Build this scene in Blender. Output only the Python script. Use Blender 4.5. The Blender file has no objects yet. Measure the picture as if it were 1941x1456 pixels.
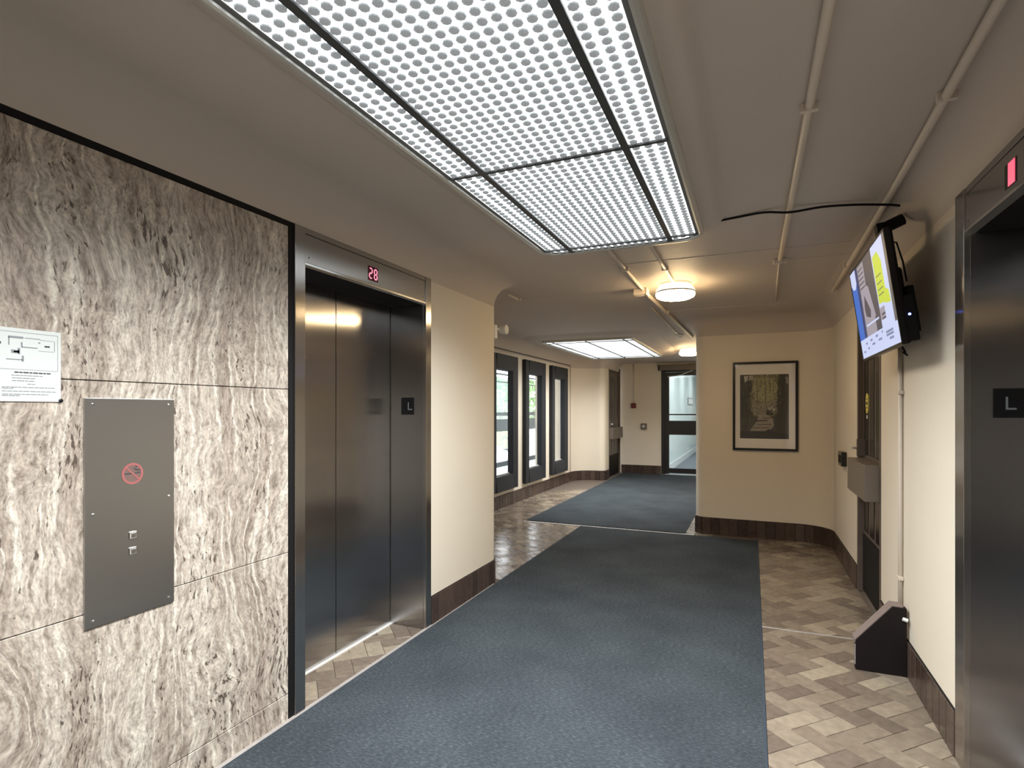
import bpy, bmesh, math, random
from mathutils import Vector, Matrix
random.seed(7)
R = math.radians
S = bpy.context.scene
C = S.collection

# ------------------------------------------------------------------ camera
CAM_H, YAW, FPX = 1.45, 23.2, 1062.0
cam = bpy.data.cameras.new('camera'); camo = bpy.data.objects.new('camera', cam); C.objects.link(camo)
cam.sensor_fit = 'HORIZONTAL'; cam.sensor_width = 36.0
cam.lens = FPX / 1941 * 36.0
cam.shift_y = 49.7 / 1941
cam.clip_start = 0.02
camo.location = (0, 0, CAM_H); camo.rotation_euler = (R(90), 0, R(YAW))
S.camera = camo
# ------------------------------------------------------------------ world, exposure, light levels
W = bpy.data.worlds.new('world'); S.world = W; W.use_nodes = True
bg = W.node_tree.nodes['Background']
bg.inputs[0].default_value = (0.86, 0.93, 1.0, 1); bg.inputs[1].default_value = 8.0
S.view_settings.view_transform = 'Standard'; S.view_settings.look = 'None'
S.view_settings.gamma = 1.0; S.view_settings.use_curve_mapping = False
S.view_settings.exposure = 0.0
PANEL_1 = 4.0        # near luminous ceiling panel, lens brightness
PANEL_2 = 1.5        # lobby luminous ceiling panel, lens brightness
PANEL_1_W, PANEL_2_W, SPREAD = 158.0, 95.0, 138.0   # light thrown down by the two prismatic panels
LAMP = 26.0           # round ceiling lamps
EXIT_LIGHT = 12.0     # lamps added to brighten the passage behind the glazed door
SCREEN = 1.05
def panel_light(name, x, y, z, sx, sy, watts, col):
    l = bpy.data.lights.new(name, 'AREA'); l.shape = 'RECTANGLE'; l.size = sx; l.size_y = sy; l.energy = watts; l.color = col; l.spread = math.radians(SPREAD)
    o = bpy.data.objects.new(name, l); C.objects.link(o); o.location = (x, y, z)
panel_light('ceiling_panel_light', -0.745, 1.505, 2.432, 0.90, 3.78, PANEL_1_W, (0.95, 0.985, 1.0))
panel_light('lobby_panel_light', -2.205, 9.26, 2.425, 1.26, 2.84, PANEL_2_W, (0.95, 0.985, 1.0))

# ------------------------------------------------------------------ material helpers
MATS = {}
def nodes_of(m):
    m.use_nodes = True
    nt = m.node_tree
    return nt, nt.nodes, nt.links, nt.nodes['Principled BSDF']
def pbr(name, col, rough=0.5, metal=0.0, noise=0.0, nscale=20.0, bump=0.0, bscale=200.0, aniso=0.0, spec=None, coat=0.0):
    if name in MATS: return MATS[name]
    m = bpy.data.materials.new(name); nt, N, L, b = nodes_of(m)
    b.inputs['Base Color'].default_value = (*col, 1); b.inputs['Roughness'].default_value = rough
    b.inputs['Metallic'].default_value = metal
    if spec is not None: b.inputs['Specular IOR Level'].default_value = spec
    if coat: b.inputs['Coat Weight'].default_value = coat
    tc = N.new('ShaderNodeTexCoord')
    if noise:
        n = N.new('ShaderNodeTexNoise'); n.inputs['Scale'].default_value = nscale; n.inputs['Detail'].default_value = 4
        L.new(tc.outputs['Object'], n.inputs['Vector'])
        mx = N.new('ShaderNodeMix'); mx.data_type = 'RGBA'
        mx.inputs[6].default_value = (*[c * (1 - noise) for c in col], 1)
        mx.inputs[7].default_value = (*[min(1, c * (1 + noise)) for c in col], 1)
        L.new(n.outputs['Fac'], mx.inputs[0]); L.new(mx.outputs[2], b.inputs['Base Color'])
    if bump:
        n2 = N.new('ShaderNodeTexNoise'); n2.inputs['Scale'].default_value = bscale; n2.inputs['Detail'].default_value = 3
        L.new(tc.outputs['Object'], n2.inputs['Vector'])
        bp = N.new('ShaderNodeBump'); bp.inputs['Strength'].default_value = bump; bp.inputs['Distance'].default_value = 0.01
        L.new(n2.outputs['Fac'], bp.inputs['Height']); L.new(bp.outputs['Normal'], b.inputs['Normal'])
    if aniso:
        b.inputs['Anisotropic'].default_value = aniso
        tg = N.new('ShaderNodeTangent'); tg.direction_type = 'RADIAL'; tg.axis = 'Z'
        L.new(tg.outputs['Tangent'], b.inputs['Tangent'])
    MATS[name] = m; return m
def emit(name, col, strength, sample=True, base=(0.8, 0.8, 0.8)):
    if name in MATS: return MATS[name]
    m = bpy.data.materials.new(name); nt, N, L, b = nodes_of(m)
    b.inputs['Base Color'].default_value = (*base, 1); b.inputs['Roughness'].default_value = 0.4
    b.inputs['Emission Color'].default_value = (*col, 1); b.inputs['Emission Strength'].default_value = strength
    if not sample: m.cycles.emission_sampling = 'NONE'
    MATS[name] = m; return m
def ramp(N, stops):
    r = N.new('ShaderNodeValToRGB'); e = r.color_ramp.elements
    while len(e) < len(stops): e.new(0.5)
    for i, (p, c) in enumerate(stops): e[i].position = p; e[i].color = (*c, 1)
    return r
def mathn(N, L, op, a, b=None, clamp=False):
    n = N.new('ShaderNodeMath'); n.operation = op; n.use_clamp = clamp
    for i, v in enumerate((a, b)):
        if v is None: continue
        if isinstance(v, (int, float)): n.inputs[i].default_value = v
        else: L.new(v, n.inputs[i])
    return n.outputs[0]

def steel(name, col, rough=0.2, aniso=0.85):
    m = pbr(name, col, rough, 1.0, aniso=aniso)
    nt = m.node_tree; N, L = nt.nodes, nt.links; b = N['Principled BSDF']
    tc = N.new('ShaderNodeTexCoord'); mp = N.new('ShaderNodeMapping'); mp.inputs['Scale'].default_value = (90, 90, 1.2)
    n = N.new('ShaderNodeTexNoise'); n.inputs['Scale'].default_value = 3; n.inputs['Detail'].default_value = 2
    L.new(tc.outputs['Object'], mp.inputs['Vector']); L.new(mp.outputs['Vector'], n.inputs['Vector'])
    mr = N.new('ShaderNodeMapRange'); mr.inputs[3].default_value = rough * 0.95; mr.inputs[4].default_value = rough * 1.05
    L.new(n.outputs['Fac'], mr.inputs[0]); L.new(mr.outputs[0], b.inputs['Roughness'])
    return m
def travertine():
    m = bpy.data.materials.new('travertine'); nt, N, L, b = nodes_of(m)
    tc = N.new('ShaderNodeTexCoord'); P = tc.outputs['Object']
    def noise(vec, scale, detail=3, rough=0.5):
        n = N.new('ShaderNodeTexNoise'); n.inputs['Scale'].default_value = scale; n.inputs['Detail'].default_value = detail
        n.inputs['Roughness'].default_value = rough; L.new(vec, n.inputs['Vector']); return n
    def mapping(vec, sc, loc=(0, 0, 0)):
        mp = N.new('ShaderNodeMapping'); mp.inputs['Scale'].default_value = sc; mp.inputs['Location'].default_value = loc
        L.new(vec, mp.inputs['Vector']); return mp.outputs['Vector']
    def warp(vec, scale, amt, detail=2, sc=(1, 1, 1)):
        n = noise(mapping(vec, sc), scale, detail)
        s = N.new('ShaderNodeVectorMath'); s.operation = 'SUBTRACT'; L.new(n.outputs['Color'], s.inputs[0]); s.inputs[1].default_value = (0.5, 0.5, 0.5)
        k = N.new('ShaderNodeVectorMath'); k.operation = 'MULTIPLY'; L.new(s.outputs[0], k.inputs[0]); k.inputs[1].default_value = (0, amt, amt)
        a = N.new('ShaderNodeVectorMath'); a.operation = 'ADD'; L.new(vec, a.inputs[0]); L.new(k.outputs[0], a.inputs[1]); return a.outputs[0]
    Q = warp(warp(warp(P, 1.7, 0.30), 8, 0.042), 34, 0.013, 3)
    # broad vertical beds
    bed = noise(mapping(Q, (0, 8.0, 0.45)), 1.0, 6, 0.66)
    c1 = ramp(N, [(0.25, (0.18, 0.14, 0.112)), (0.38, (0.31, 0.255, 0.212)), (0.48, (0.37, 0.315, 0.265)), (0.58, (0.48, 0.425, 0.365)), (0.70, (0.34, 0.285, 0.24))])
    L.new(bed.outputs['Fac'], c1.inputs[0])
    # pale thin seams following the beds
    sn = noise(mapping(Q, (0, 4.0, 0.22), (3, 1, 5)), 1.0, 2, 0.5)
    d = mathn(N, L, 'ABSOLUTE', mathn(N, L, 'SUBTRACT', mathn(N, L, 'FRACT', mathn(N, L, 'MULTIPLY', sn.outputs['Fac'], 12.0)), 0.5))
    seam = N.new('ShaderNodeMapRange'); seam.inputs[1].default_value = 0.0; seam.inputs[2].default_value = 0.14; seam.inputs[3].default_value = 1; seam.inputs[4].default_value = 0
    L.new(d, seam.inputs[0])
    smask = noise(P, 3.0, 2); sm = N.new('ShaderNodeMapRange'); sm.inputs[1].default_value = 0.34; sm.inputs[2].default_value = 0.52; L.new(smask.outputs['Fac'], sm.inputs[0])
    m1 = N.new('ShaderNodeMix'); m1.data_type = 'RGBA'
    L.new(mathn(N, L, 'MULTIPLY', seam.outputs[0], mathn(N, L, 'MULTIPLY', sm.outputs[0], 0.9)), m1.inputs[0]); L.new(c1.outputs[0], m1.inputs[6]); m1.inputs[7].default_value = (0.60, 0.55, 0.475, 1)
    # fine crinkled mottling
    fn = noise(mapping(Q, (0, 1.0, 0.32)), 50, 5, 0.66)
    fr = ramp(N, [(0.33, (0.50, 0.46, 0.43)), (0.49, (1, 1, 1)), (0.64, (1.38, 1.38, 1.36))]); L.new(fn.outputs['Fac'], fr.inputs[0])
    m2 = N.new('ShaderNodeMix'); m2.data_type = 'RGBA'; m2.blend_type = 'MULTIPLY'; m2.inputs[0].default_value = 1
    L.new(m1.outputs[2], m2.inputs[6]); L.new(fr.outputs[0], m2.inputs[7])
    hn = noise(mapping(Q, (0, 1.0, 0.55)), 130, 3, 0.6)
    hr = ramp(N, [(0.38, (0.78, 0.75, 0.73)), (0.50, (1, 1, 1)), (0.62, (1.12, 1.12, 1.11))]); L.new(hn.outputs['Fac'], hr.inputs[0])
    m25 = N.new('ShaderNodeMix'); m25.data_type = 'RGBA'; m25.blend_type = 'MULTIPLY'; m25.inputs[0].default_value = 1
    L.new(m2.outputs[2], m25.inputs[6]); L.new(hr.outputs[0], m25.inputs[7]); m2 = m25
    # dark elongated pores
    pn = noise(mapping(Q, (0, 1.0, 0.34)), 70, 3, 0.55)
    pm = noise(mapping(Q, (0, 1.0, 0.35)), 6, 2)
    pv = mathn(N, L, 'ADD', pn.outputs['Fac'], mathn(N, L, 'MULTIPLY', mathn(N, L, 'SUBTRACT', pm.outputs['Fac'], 0.5), 0.55))
    pr = N.new('ShaderNodeMapRange'); pr.inputs[1].default_value = 0.645; pr.inputs[2].default_value = 0.70; L.new(pv, pr.inputs[0])
    m3 = N.new('ShaderNodeMix'); m3.data_type = 'RGBA'; L.new(mathn(N, L, 'MULTIPLY', pr.outputs[0], 0.85), m3.inputs[0]); L.new(m2.outputs[2], m3.inputs[6]); m3.inputs[7].default_value = (0.055, 0.035, 0.025, 1)
    L.new(m3.outputs[2], b.inputs['Base Color']); b.inputs['Roughness'].default_value = 0.42; b.inputs['Specular IOR Level'].default_value = 0.35
    bp = N.new('ShaderNodeBump'); bp.inputs['Strength'].default_value = 0.5; bp.inputs['Distance'].default_value = 0.004; bp.invert = True
    L.new(pr.outputs[0], bp.inputs['Height']); L.new(bp.outputs['Normal'], b.inputs['Normal'])
    return m
def tile_mat(name, stops, island=False, rough=(0.16, 0.34)):
    m = bpy.data.materials.new(name); nt, N, L, b = nodes_of(m)
    if island: src = N.new('ShaderNodeNewGeometry').outputs['Random Per Island']
    else: src = N.new('ShaderNodeObjectInfo').outputs['Random']
    r = ramp(N, stops); L.new(src, r.inputs[0])
    tc = N.new('ShaderNodeTexCoord'); gm = N.new('ShaderNodeNewGeometry')
    n = N.new('ShaderNodeTexNoise'); n.inputs['Scale'].default_value = 26; n.inputs['Detail'].default_value = 5; L.new(gm.outputs['Position'], n.inputs['Vector'])
    g = ramp(N, [(0.3, (0.82, 0.82, 0.82)), (0.7, (1.12, 1.12, 1.12))]); L.new(n.outputs['Fac'], g.inputs[0])
    mx = N.new('ShaderNodeMix'); mx.data_type = 'RGBA'; mx.blend_type = 'MULTIPLY'; mx.inputs[0].default_value = 1
    L.new(r.outputs[0], mx.inputs[6]); L.new(g.outputs[0], mx.inputs[7]); L.new(mx.outputs[2], b.inputs['Base Color'])
    n2 = N.new('ShaderNodeTexNoise'); n2.inputs['Scale'].default_value = 7; n2.inputs['Detail'].default_value = 3; L.new(gm.outputs['Position'], n2.inputs['Vector'])
    mr = N.new('ShaderNodeMapRange'); mr.inputs[1].default_value = 0.3; mr.inputs[2].default_value = 0.7; mr.inputs[3].default_value = rough[0]; mr.inputs[4].default_value = rough[1]
    L.new(n2.outputs['Fac'], mr.inputs[0]); L.new(mr.outputs[0], b.inputs['Roughness'])
    bp = N.new('ShaderNodeBump'); bp.inputs['Strength'].default_value = 0.12; bp.inputs['Distance'].default_value = 0.004
    L.new(n2.outputs['Fac'], bp.inputs['Height']); L.new(bp.outputs['Normal'], b.inputs['Normal'])
    return m
def carpet_mat():
    m = bpy.data.materials.new('carpet'); nt, N, L, b = nodes_of(m)
    tc = N.new('ShaderNodeTexCoord')
    mp = N.new('ShaderNodeMapping'); mp.inputs['Scale'].default_value = (45, 120, 1); L.new(tc.outputs['Object'], mp.inputs['Vector'])
    n = N.new('ShaderNodeTexNoise'); n.inputs['Scale'].default_value = 1.0; n.inputs['Detail'].default_value = 5; n.inputs['Roughness'].default_value = 0.7; L.new(mp.outputs['Vector'], n.inputs['Vector'])
    r = ramp(N, [(0.32, (0.026, 0.032, 0.037)), (0.52, (0.043, 0.052, 0.060)), (0.70, (0.084, 0.098, 0.108))]); L.new(n.outputs['Fac'], r.inputs[0])
    n3 = N.new('ShaderNodeTexNoise'); n3.inputs['Scale'].default_value = 2.0; n3.inputs['Detail'].default_value = 3; L.new(tc.outputs['Object'], n3.inputs['Vector'])
    g = ramp(N, [(0.3, (0.8, 0.8, 0.8)), (0.7, (1.2, 1.18, 1.15))]); L.new(n3.outputs['Fac'], g.inputs[0])
    mx = N.new('ShaderNodeMix'); mx.data_type = 'RGBA'; mx.blend_type = 'MULTIPLY'; mx.inputs[0].default_value = 1
    L.new(r.outputs[0], mx.inputs[6]); L.new(g.outputs[0], mx.inputs[7]); L.new(mx.outputs[2], b.inputs['Base Color'])
    b.inputs['Roughness'].default_value = 0.95; b.inputs['Specular IOR Level'].default_value = 0.1
    bp = N.new('ShaderNodeBump'); bp.inputs['Strength'].default_value = 0.6; bp.inputs['Distance'].default_value = 0.006
    L.new(n.outputs['Fac'], bp.inputs['Height']); L.new(bp.outputs['Normal'], b.inputs['Normal'])
    return m
def glass_mat(name, tint=(1, 1, 1), refl=0.12):
    m = bpy.data.materials.new(name); m.use_nodes = True; nt = m.node_tree; N, L = nt.nodes, nt.links
    out = N['Material Output']; N.remove(N['Principled BSDF'])
    t = N.new('ShaderNodeBsdfTransparent'); t.inputs[0].default_value = (*tint, 1)
    g = N.new('ShaderNodeBsdfGlossy'); g.inputs['Roughness'].default_value = 0.03
    mx = N.new('ShaderNodeMixShader'); mx.inputs[0].default_value = refl
    L.new(t.outputs[0], mx.inputs[1]); L.new(g.outputs[0], mx.inputs[2]); L.new(mx.outputs[0], out.inputs[0])
    return m

PLASTER = pbr('cream_plaster', (0.74, 0.665, 0.55), 0.55, noise=0.03, nscale=3, bump=0.04, bscale=120)
CEIL = pbr('ceiling_paint', (0.55, 0.485, 0.43), 0.6, noise=0.03, nscale=2, bump=0.04, bscale=90)
CEIL_PIPE = pbr('pipe_paint', (0.66, 0.58, 0.49), 0.5)
TRAV = travertine()
STEEL = steel('brushed_steel', (0.46, 0.455, 0.46), 0.20, 1.0)
STEEL_L = steel('brushed_steel_light', (0.52, 0.505, 0.49), 0.22, 1.0)
STEEL_PLATE = steel('satin_steel_plate', (0.46, 0.46, 0.46), 0.33, 0.6)
CHROME = pbr('chrome', (0.8, 0.8, 0.8), 0.15, 1.0)
BLACK = pbr('black_gloss', (0.008, 0.008, 0.009), 0.25)
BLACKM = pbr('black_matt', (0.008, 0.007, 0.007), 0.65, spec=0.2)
DARKWOOD = pbr('dark_stained_wood', (0.055, 0.038, 0.030), 0.4, noise=0.3, nscale=14)
DOORBROWN = pbr('dark_brown_door', (0.115, 0.088, 0.072), 0.42, noise=0.2, nscale=9)
BRONZE = pbr('grey_brown_metal', (0.17, 0.14, 0.115), 0.4, 0.3)
GREYFRAME = pbr('charcoal_paint', (0.020, 0.021, 0.025), 0.55, spec=0.3, noise=0.12, nscale=6)
TRIMGREY = pbr('aluminium_trim', (0.66, 0.66, 0.63), 0.35, 0.6)
TEE = pbr('dark_grey_tee', (0.05, 0.055, 0.058), 0.5)
WHITE = pbr('white_plastic', (0.82, 0.82, 0.80), 0.4)
PAPER = pbr('paper_sheet', (0.60, 0.62, 0.60), 0.5, noise=0.02, nscale=8)
INK = pbr('grey_ink', (0.22, 0.24, 0.25), 0.6)
INKD = pbr('dark_ink', (0.04, 0.045, 0.05), 0.6)
RED = pbr('faded_red_print', (0.34, 0.10, 0.095), 0.5)
PINKISH = pbr('faded_pink_print', (0.40, 0.27, 0.25), 0.4, 0.85)
GROUT = pbr('brown_grout', (0.115, 0.088, 0.070), 0.75, noise=0.1)
CARPET = carpet_mat()
EDGE = pbr('carpet_binding', (0.030, 0.042, 0.060), 0.9)
STRIPM = pbr('pale_edging', (0.55, 0.52, 0.50), 0.4, noise=0.15, nscale=25)
STRIPD = pbr('worn_edging', (0.30, 0.27, 0.25), 0.5, noise=0.25, nscale=20)
TILE_STOPS = [(0.0, (0.132, 0.101, 0.080)), (0.25, (0.160, 0.124, 0.097)), (0.48, (0.194, 0.153, 0.115)), (0.70, (0.220, 0.178, 0.134)), (0.86, (0.251, 0.203, 0.153)), (0.97, (0.317, 0.266, 0.195)), (1.0, (0.326, 0.274, 0.203))]
TILE = tile_mat('floor_tile', TILE_STOPS)
TILE_I = tile_mat('floor_tile_far', TILE_STOPS, island=True)
BASET = tile_mat('base_tile', [(0, (0.046, 0.029, 0.024)), (0.5, (0.065, 0.042, 0.032)), (1, (0.084, 0.057, 0.045))], rough=(0.2, 0.4))
GLASS = glass_mat('clear_glass')

# ------------------------------------------------------------------ mesh helpers
class MB:
    def __init__(s): s.v = []; s.f = []; s.m = []; s.mats = []
    def mi(s, mat):
        if mat not in s.mats: s.mats.append(mat)
        return s.mats.index(mat)
    def face(s, pts, mat):
        b = len(s.v); s.v += [tuple(p) for p in pts]; s.f.append(tuple(range(b, b + len(pts)))); s.m.append(s.mi(mat)); return s
    def box(s, x0, x1, y0, y1, z0, z1, mat):
        if x0 > x1: x0, x1 = x1, x0
        if y0 > y1: y0, y1 = y1, y0
        if z0 > z1: z0, z1 = z1, z0
        b = len(s.v)
        s.v += [(x0, y0, z0), (x1, y0, z0), (x1, y1, z0), (x0, y1, z0), (x0, y0, z1), (x1, y0, z1), (x1, y1, z1), (x0, y1, z1)]
        for f in ((0, 3, 2, 1), (4, 5, 6, 7), (0, 1, 5, 4), (1, 2, 6, 5), (2, 3, 7, 6), (3, 0, 4, 7)):
            s.f.append(tuple(b + i for i in f)); s.m.append(s.mi(mat))
        return s
    def prism(s, poly, axis, a, b, mat):
        """poly: 2-D points in the plane perpendicular to axis; extruded from a to b"""
        def P(p, t): return {'x': (t, p[0], p[1]), 'y': (p[0], t, p[1]), 'z': (p[0], p[1], t)}[axis]
        n = len(poly); k = len(s.v)
        s.v += [P(p, a) for p in poly] + [P(p, b) for p in poly]
        s.f.append(tuple(k + i for i in range(n))[::-1]); s.m.append(s.mi(mat))
        s.f.append(tuple(k + n + i for i in range(n))); s.m.append(s.mi(mat))
        for i in range(n):
            j = (i + 1) % n; s.f.append((k + i, k + j, k + n + j, k + n + i)); s.m.append(s.mi(mat))
        return s
    def tube(s, pts, r, mat, n=10, cap=True):
        k0 = len(s.v); pts = [Vector(p) for p in pts]
        for i, p in enumerate(pts):
            t = (pts[min(i + 1, len(pts) - 1)] - pts[max(i - 1, 0)]).normalized()
            up = Vector((0, 0, 1)) if abs(t.z) < 0.9 else Vector((1, 0, 0))
            a = t.cross(up).normalized(); b = a.cross(t)
            for j in range(n):
                w = 2 * math.pi * j / n; s.v.append(tuple(p + a * (r * math.cos(w)) + b * (r * math.sin(w))))
        for i in range(len(pts) - 1):
            for j in range(n):
                q = (j + 1) % n; s.f.append((k0 + i * n + j, k0 + i * n + q, k0 + (i + 1) * n + q, k0 + (i + 1) * n + j)); s.m.append(s.mi(mat))
        if cap:
            s.f.append(tuple(k0 + j for j in range(n))[::-1]); s.m.append(s.mi(mat))
            e = k0 + (len(pts) - 1) * n; s.f.append(tuple(e + j for j in range(n))); s.m.append(s.mi(mat))
        return s
    def lathe(s, prof, c, mat, n=32, axis='z'):
        k0 = len(s.v)
        for r, h in prof:
            for j in range(n):
                w = 2 * math.pi * j / n; a, b = r * math.cos(w), r * math.sin(w)
                p = {'z': (a, b, h), 'x': (h, a, b), 'y': (a, h, b)}[axis]
                s.v.append((c[0] + p[0], c[1] + p[1], c[2] + p[2]))
        for i in range(len(prof) - 1):
            for j in range(n):
                q = (j + 1) % n; s.f.append((k0 + i * n + j, k0 + i * n + q, k0 + (i + 1) * n + q, k0 + (i + 1) * n + j)); s.m.append(s.mi(mat))
        s.f.append(tuple(k0 + j for j in range(n))[::-1]); s.m.append(s.mi(mat))
        e = k0 + (len(prof) - 1) * n; s.f.append(tuple(e + j for j in range(n))); s.m.append(s.mi(mat))
        return s
    def sweep(s, path, prof, mat, closed=False):
        """path: (x, y, nx, ny); prof: (offset along n, z)"""
        k0 = len(s.v); n = len(prof)
        for x, y, nx, ny in path:
            for o, z in prof: s.v.append((x + nx * o, y + ny * o, z))
        m = len(path)
        for i in range(m if closed else m - 1):
            a = k0 + i * n; b = k0 + ((i + 1) % m) * n
            for j in range(n - 1): s.f.append((a + j, b + j, b + j + 1, a + j + 1)); s.m.append(s.mi(mat))
        return s
    def mesh(s, name):
        me = bpy.data.meshes.new(name); me.from_pydata(s.v, [], s.f)
        for mt in s.mats: me.materials.append(mt)
        me.polygons.foreach_set('material_index', s.m)
        me.update(); return me
    def build(s, name, parent=None, smooth=False, bevel=0.0, fix=True, seg=2):
        me = s.mesh(name)
        if fix:
            b = bmesh.new(); b.from_mesh(me); bmesh.ops.recalc_face_normals(b, faces=b.faces); b.to_mesh(me); b.free()
        if smooth: me.polygons.foreach_set('use_smooth', [True] * len(me.polygons))
        o = bpy.data.objects.new(name, me); C.objects.link(o); o.parent = parent
        if bevel:
            md = o.modifiers.new('bevel', 'BEVEL'); md.width = bevel; md.segments = seg; md.limit_method = 'ANGLE'; md.angle_limit = R(40)
        return o
def tag(o, label=None, cat=None, group=None, kind=None):
    if label: o['label'] = label
    if cat: o['category'] = cat
    if group: o['group'] = group
    if kind: o['kind'] = kind
    return o
def empty(name, loc=(0, 0, 0), rot=(0, 0, 0)):
    o = bpy.data.objects.new(name, None); C.objects.link(o); o.location = loc; o.rotation_euler = rot; o.empty_display_size = 0.1; return o
def struct(o, label, cat): return tag(o, label, cat, kind='structure')
def arc(cx, cy, r, a0, a1, n, sign):
    """points on an arc, normals pointing away from (sign=1) or to (sign=-1) the centre"""
    out = []
    for i in range(n + 1):
        a = R(a0 + (a1 - a0) * i / n); c_, s_ = math.cos(a), math.sin(a)
        out.append((cx + r * c_, cy + r * s_, sign * c_, sign * s_))
    return out
def line(x0, y0, x1, y1, nx, ny, n=1): return [(x0 + (x1 - x0) * i / n, y0 + (y1 - y0) * i / n, nx, ny) for i in range(n + 1)]
def clip_rect(poly, x0, x1, y0, y1):
    def cl(p, inside, inter):
        o = []
        for i in range(len(p)):
            a, b = p[i - 1], p[i]
            if inside(b):
                if not inside(a): o.append(inter(a, b))
                o.append(b)
            elif inside(a): o.append(inter(a, b))
        return o
    def ix(v): return lambda a, b: (v, a[1] + (b[1] - a[1]) * (v - a[0]) / (b[0] - a[0]))
    def iy(v): return lambda a, b: (a[0] + (b[0] - a[0]) * (v - a[1]) / (b[1] - a[1]), v)
    for ins, it in ((lambda p: p[0] >= x0, ix(x0)), (lambda p: p[0] <= x1, ix(x1)), (lambda p: p[1] >= y0, iy(y0)), (lambda p: p[1] <= y1, iy(y1))):
        if not poly: return []
        poly = cl(poly, ins, it)
    return poly
def area(p): return abs(sum(p[i - 1][0] * p[i][1] - p[i][0] * p[i - 1][1] for i in range(len(p)))) / 2
def disc_fan(mb, cx, cz, y, r, mat, n=20): mb.face([(cx + r * math.cos(2 * math.pi * i / n), y, cz + r * math.sin(2 * math.pi * i / n)) for i in range(n)], mat)

# ------------------------------------------------------------------ dimensions
LW, RW, WX = -1.994, 0.785, -3.41       # left wall, right wall, window wall
ZC, ZW, CR = 2.52, 2.32, 0.20           # ceiling, cove start, cove radius
YP, YF = 6.95, 12.95                    # wall with the picture, far wall
E0, E1 = 2.03, 3.25                     # left elevator, outer frame
PROF_COVE = [(0, ZW)] + [(CR * (1 - math.cos(R(a))), ZW + CR * math.sin(R(a))) for a in range(9, 91, 9)]
PROF_WALL = [(0, 0), (0, ZW - 0.02)]

# ------------------------------------------------------------------ setting: floor with herringbone tiles
floor = struct(MB().box(-3.6, 1.25, -3.2, 13.1, -0.12, -0.004, GROUT).build('floor'), 'brown tiled herringbone floor beside and beneath the carpet runners', 'floor')
TW, TL_, GAP = 0.099, 0.198, 0.0022
r2 = math.sqrt(0.5); P0, Q0 = 2.4197, -1.6942
def pq(p, q): return ((p + q) * r2, (p - q) * r2)
def tile_me(poly, name):
    mb = MB(); c = (sum(p[0] for p in poly) / len(poly), sum(p[1] for p in poly) / len(poly))
    top = [(c[0] + (x - c[0]) * 0.985, c[1] + (y - c[1]) * 0.985, 0.0) for x, y in poly]
    bot = [(x, y, -0.0022) for x, y in poly]; n = len(poly)
    mb.face(top, TILE)
    for i in range(n): j = (i + 1) % n; mb.face([bot[i], bot[j], top[j], top[i]], TILE)
    return mb
REC_L = (-2.262, -1.90, 2.10, 3.18); REC_R = (0.786, 1.05, 1.69, 2.755)
LOB = (WX + 0.004, 2, 4.372, 12.94); RGT = (-0.2, RW - 0.002, 0.6, YP - 0.004)
tiles = []
for a in range(-75, 75):
    for b in range(-75, 75):
        k = (a - b) % 4
        if k == 0: pa, pb, qa, qb = a, a + 2, b, b + 1
        elif k == 3: pa, pb, qa, qb = a, a + 1, b, b + 2
        else: continue
        g = GAP / 2
        poly = [pq(P0 + TW * pa + g, Q0 + TW * qa + g), pq(P0 + TW * pb - g, Q0 + TW * qa + g), pq(P0 + TW * pb - g, Q0 + TW * qb - g), pq(P0 + TW * pa + g, Q0 + TW * qb - g)]
        cx = sum(p[0] for p in poly) / 4; cy = sum(p[1] for p in poly) / 4
        for rc in (REC_L, REC_R, LOB, RGT):
            if rc is LOB and not ((cx < -1.86 and cy < 6.93) or (cx < -2.62 and cy < 11.7) or (6.68 < cy < 6.92 and cx < -0.45) or (-0.82 < cx < -0.5 and cy >= 6.9)): continue
            if rc is RGT and not (cx > -0.03 and cy < 6.95): continue
            pl = clip_rect(poly, *rc)
            if len(pl) > 2 and area(pl) > 4e-5:
                full = len(pl) == 4 and abs(area(pl) - area(poly)) < 1e-6
                dep = -math.sin(R(YAW)) * cx + math.cos(R(YAW)) * cy
                vis = dep > 0.3 and not (rc is REC_R) and not (rc is LOB and cx < -0.45 * cy - 0.1) and cy > (2.0 if rc is RGT else 0)
                tiles.append((0 if vis else 1, dep, pl, full, k))
tiles.sort(key=lambda t: (t[0], t[1]))
cache = {}
rest = MB()
for i, (hid, dep, pl, full, k) in enumerate(tiles):
    if i < 290 and not hid:
        if full:
            if k not in cache:
                cx = sum(p[0] for p in pl) / 4; cy = sum(p[1] for p in pl) / 4
                mb = tile_me([(x - cx, y - cy) for x, y in pl], 'tile'); cache[k] = mb.mesh('tile')
            o = bpy.data.objects.new('floor_tile', cache[k]); C.objects.link(o)
            o.location = (sum(p[0] for p in pl) / 4, sum(p[1] for p in pl) / 4, 0); o.parent = floor
        else:
            cx = sum(p[0] for p in pl) / len(pl); cy = sum(p[1] for p in pl) / len(pl)
            o = tile_me([(x - cx, y - cy) for x, y in pl], 'tile').build('floor_tile', floor, fix=False); o.location = (cx, cy, 0)
    else:
        mb = tile_me(pl, 'tile'); off = len(rest.v); rest.v += mb.v
        for f in mb.f: rest.f.append(tuple(off + q for q in f)); rest.m.append(rest.mi(TILE_I))
# each hidden or far tile is an island of its own in one mesh (share the corner points so the island is closed)
o = rest.build('far_floor_tiles', floor, fix=False); tag(o, kind='stuff')
b = bmesh.new(); b.from_mesh(o.data); bmesh.ops.remove_doubles(b, verts=b.verts, dist=0.0003); b.to_mesh(o.data); b.free()

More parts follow.
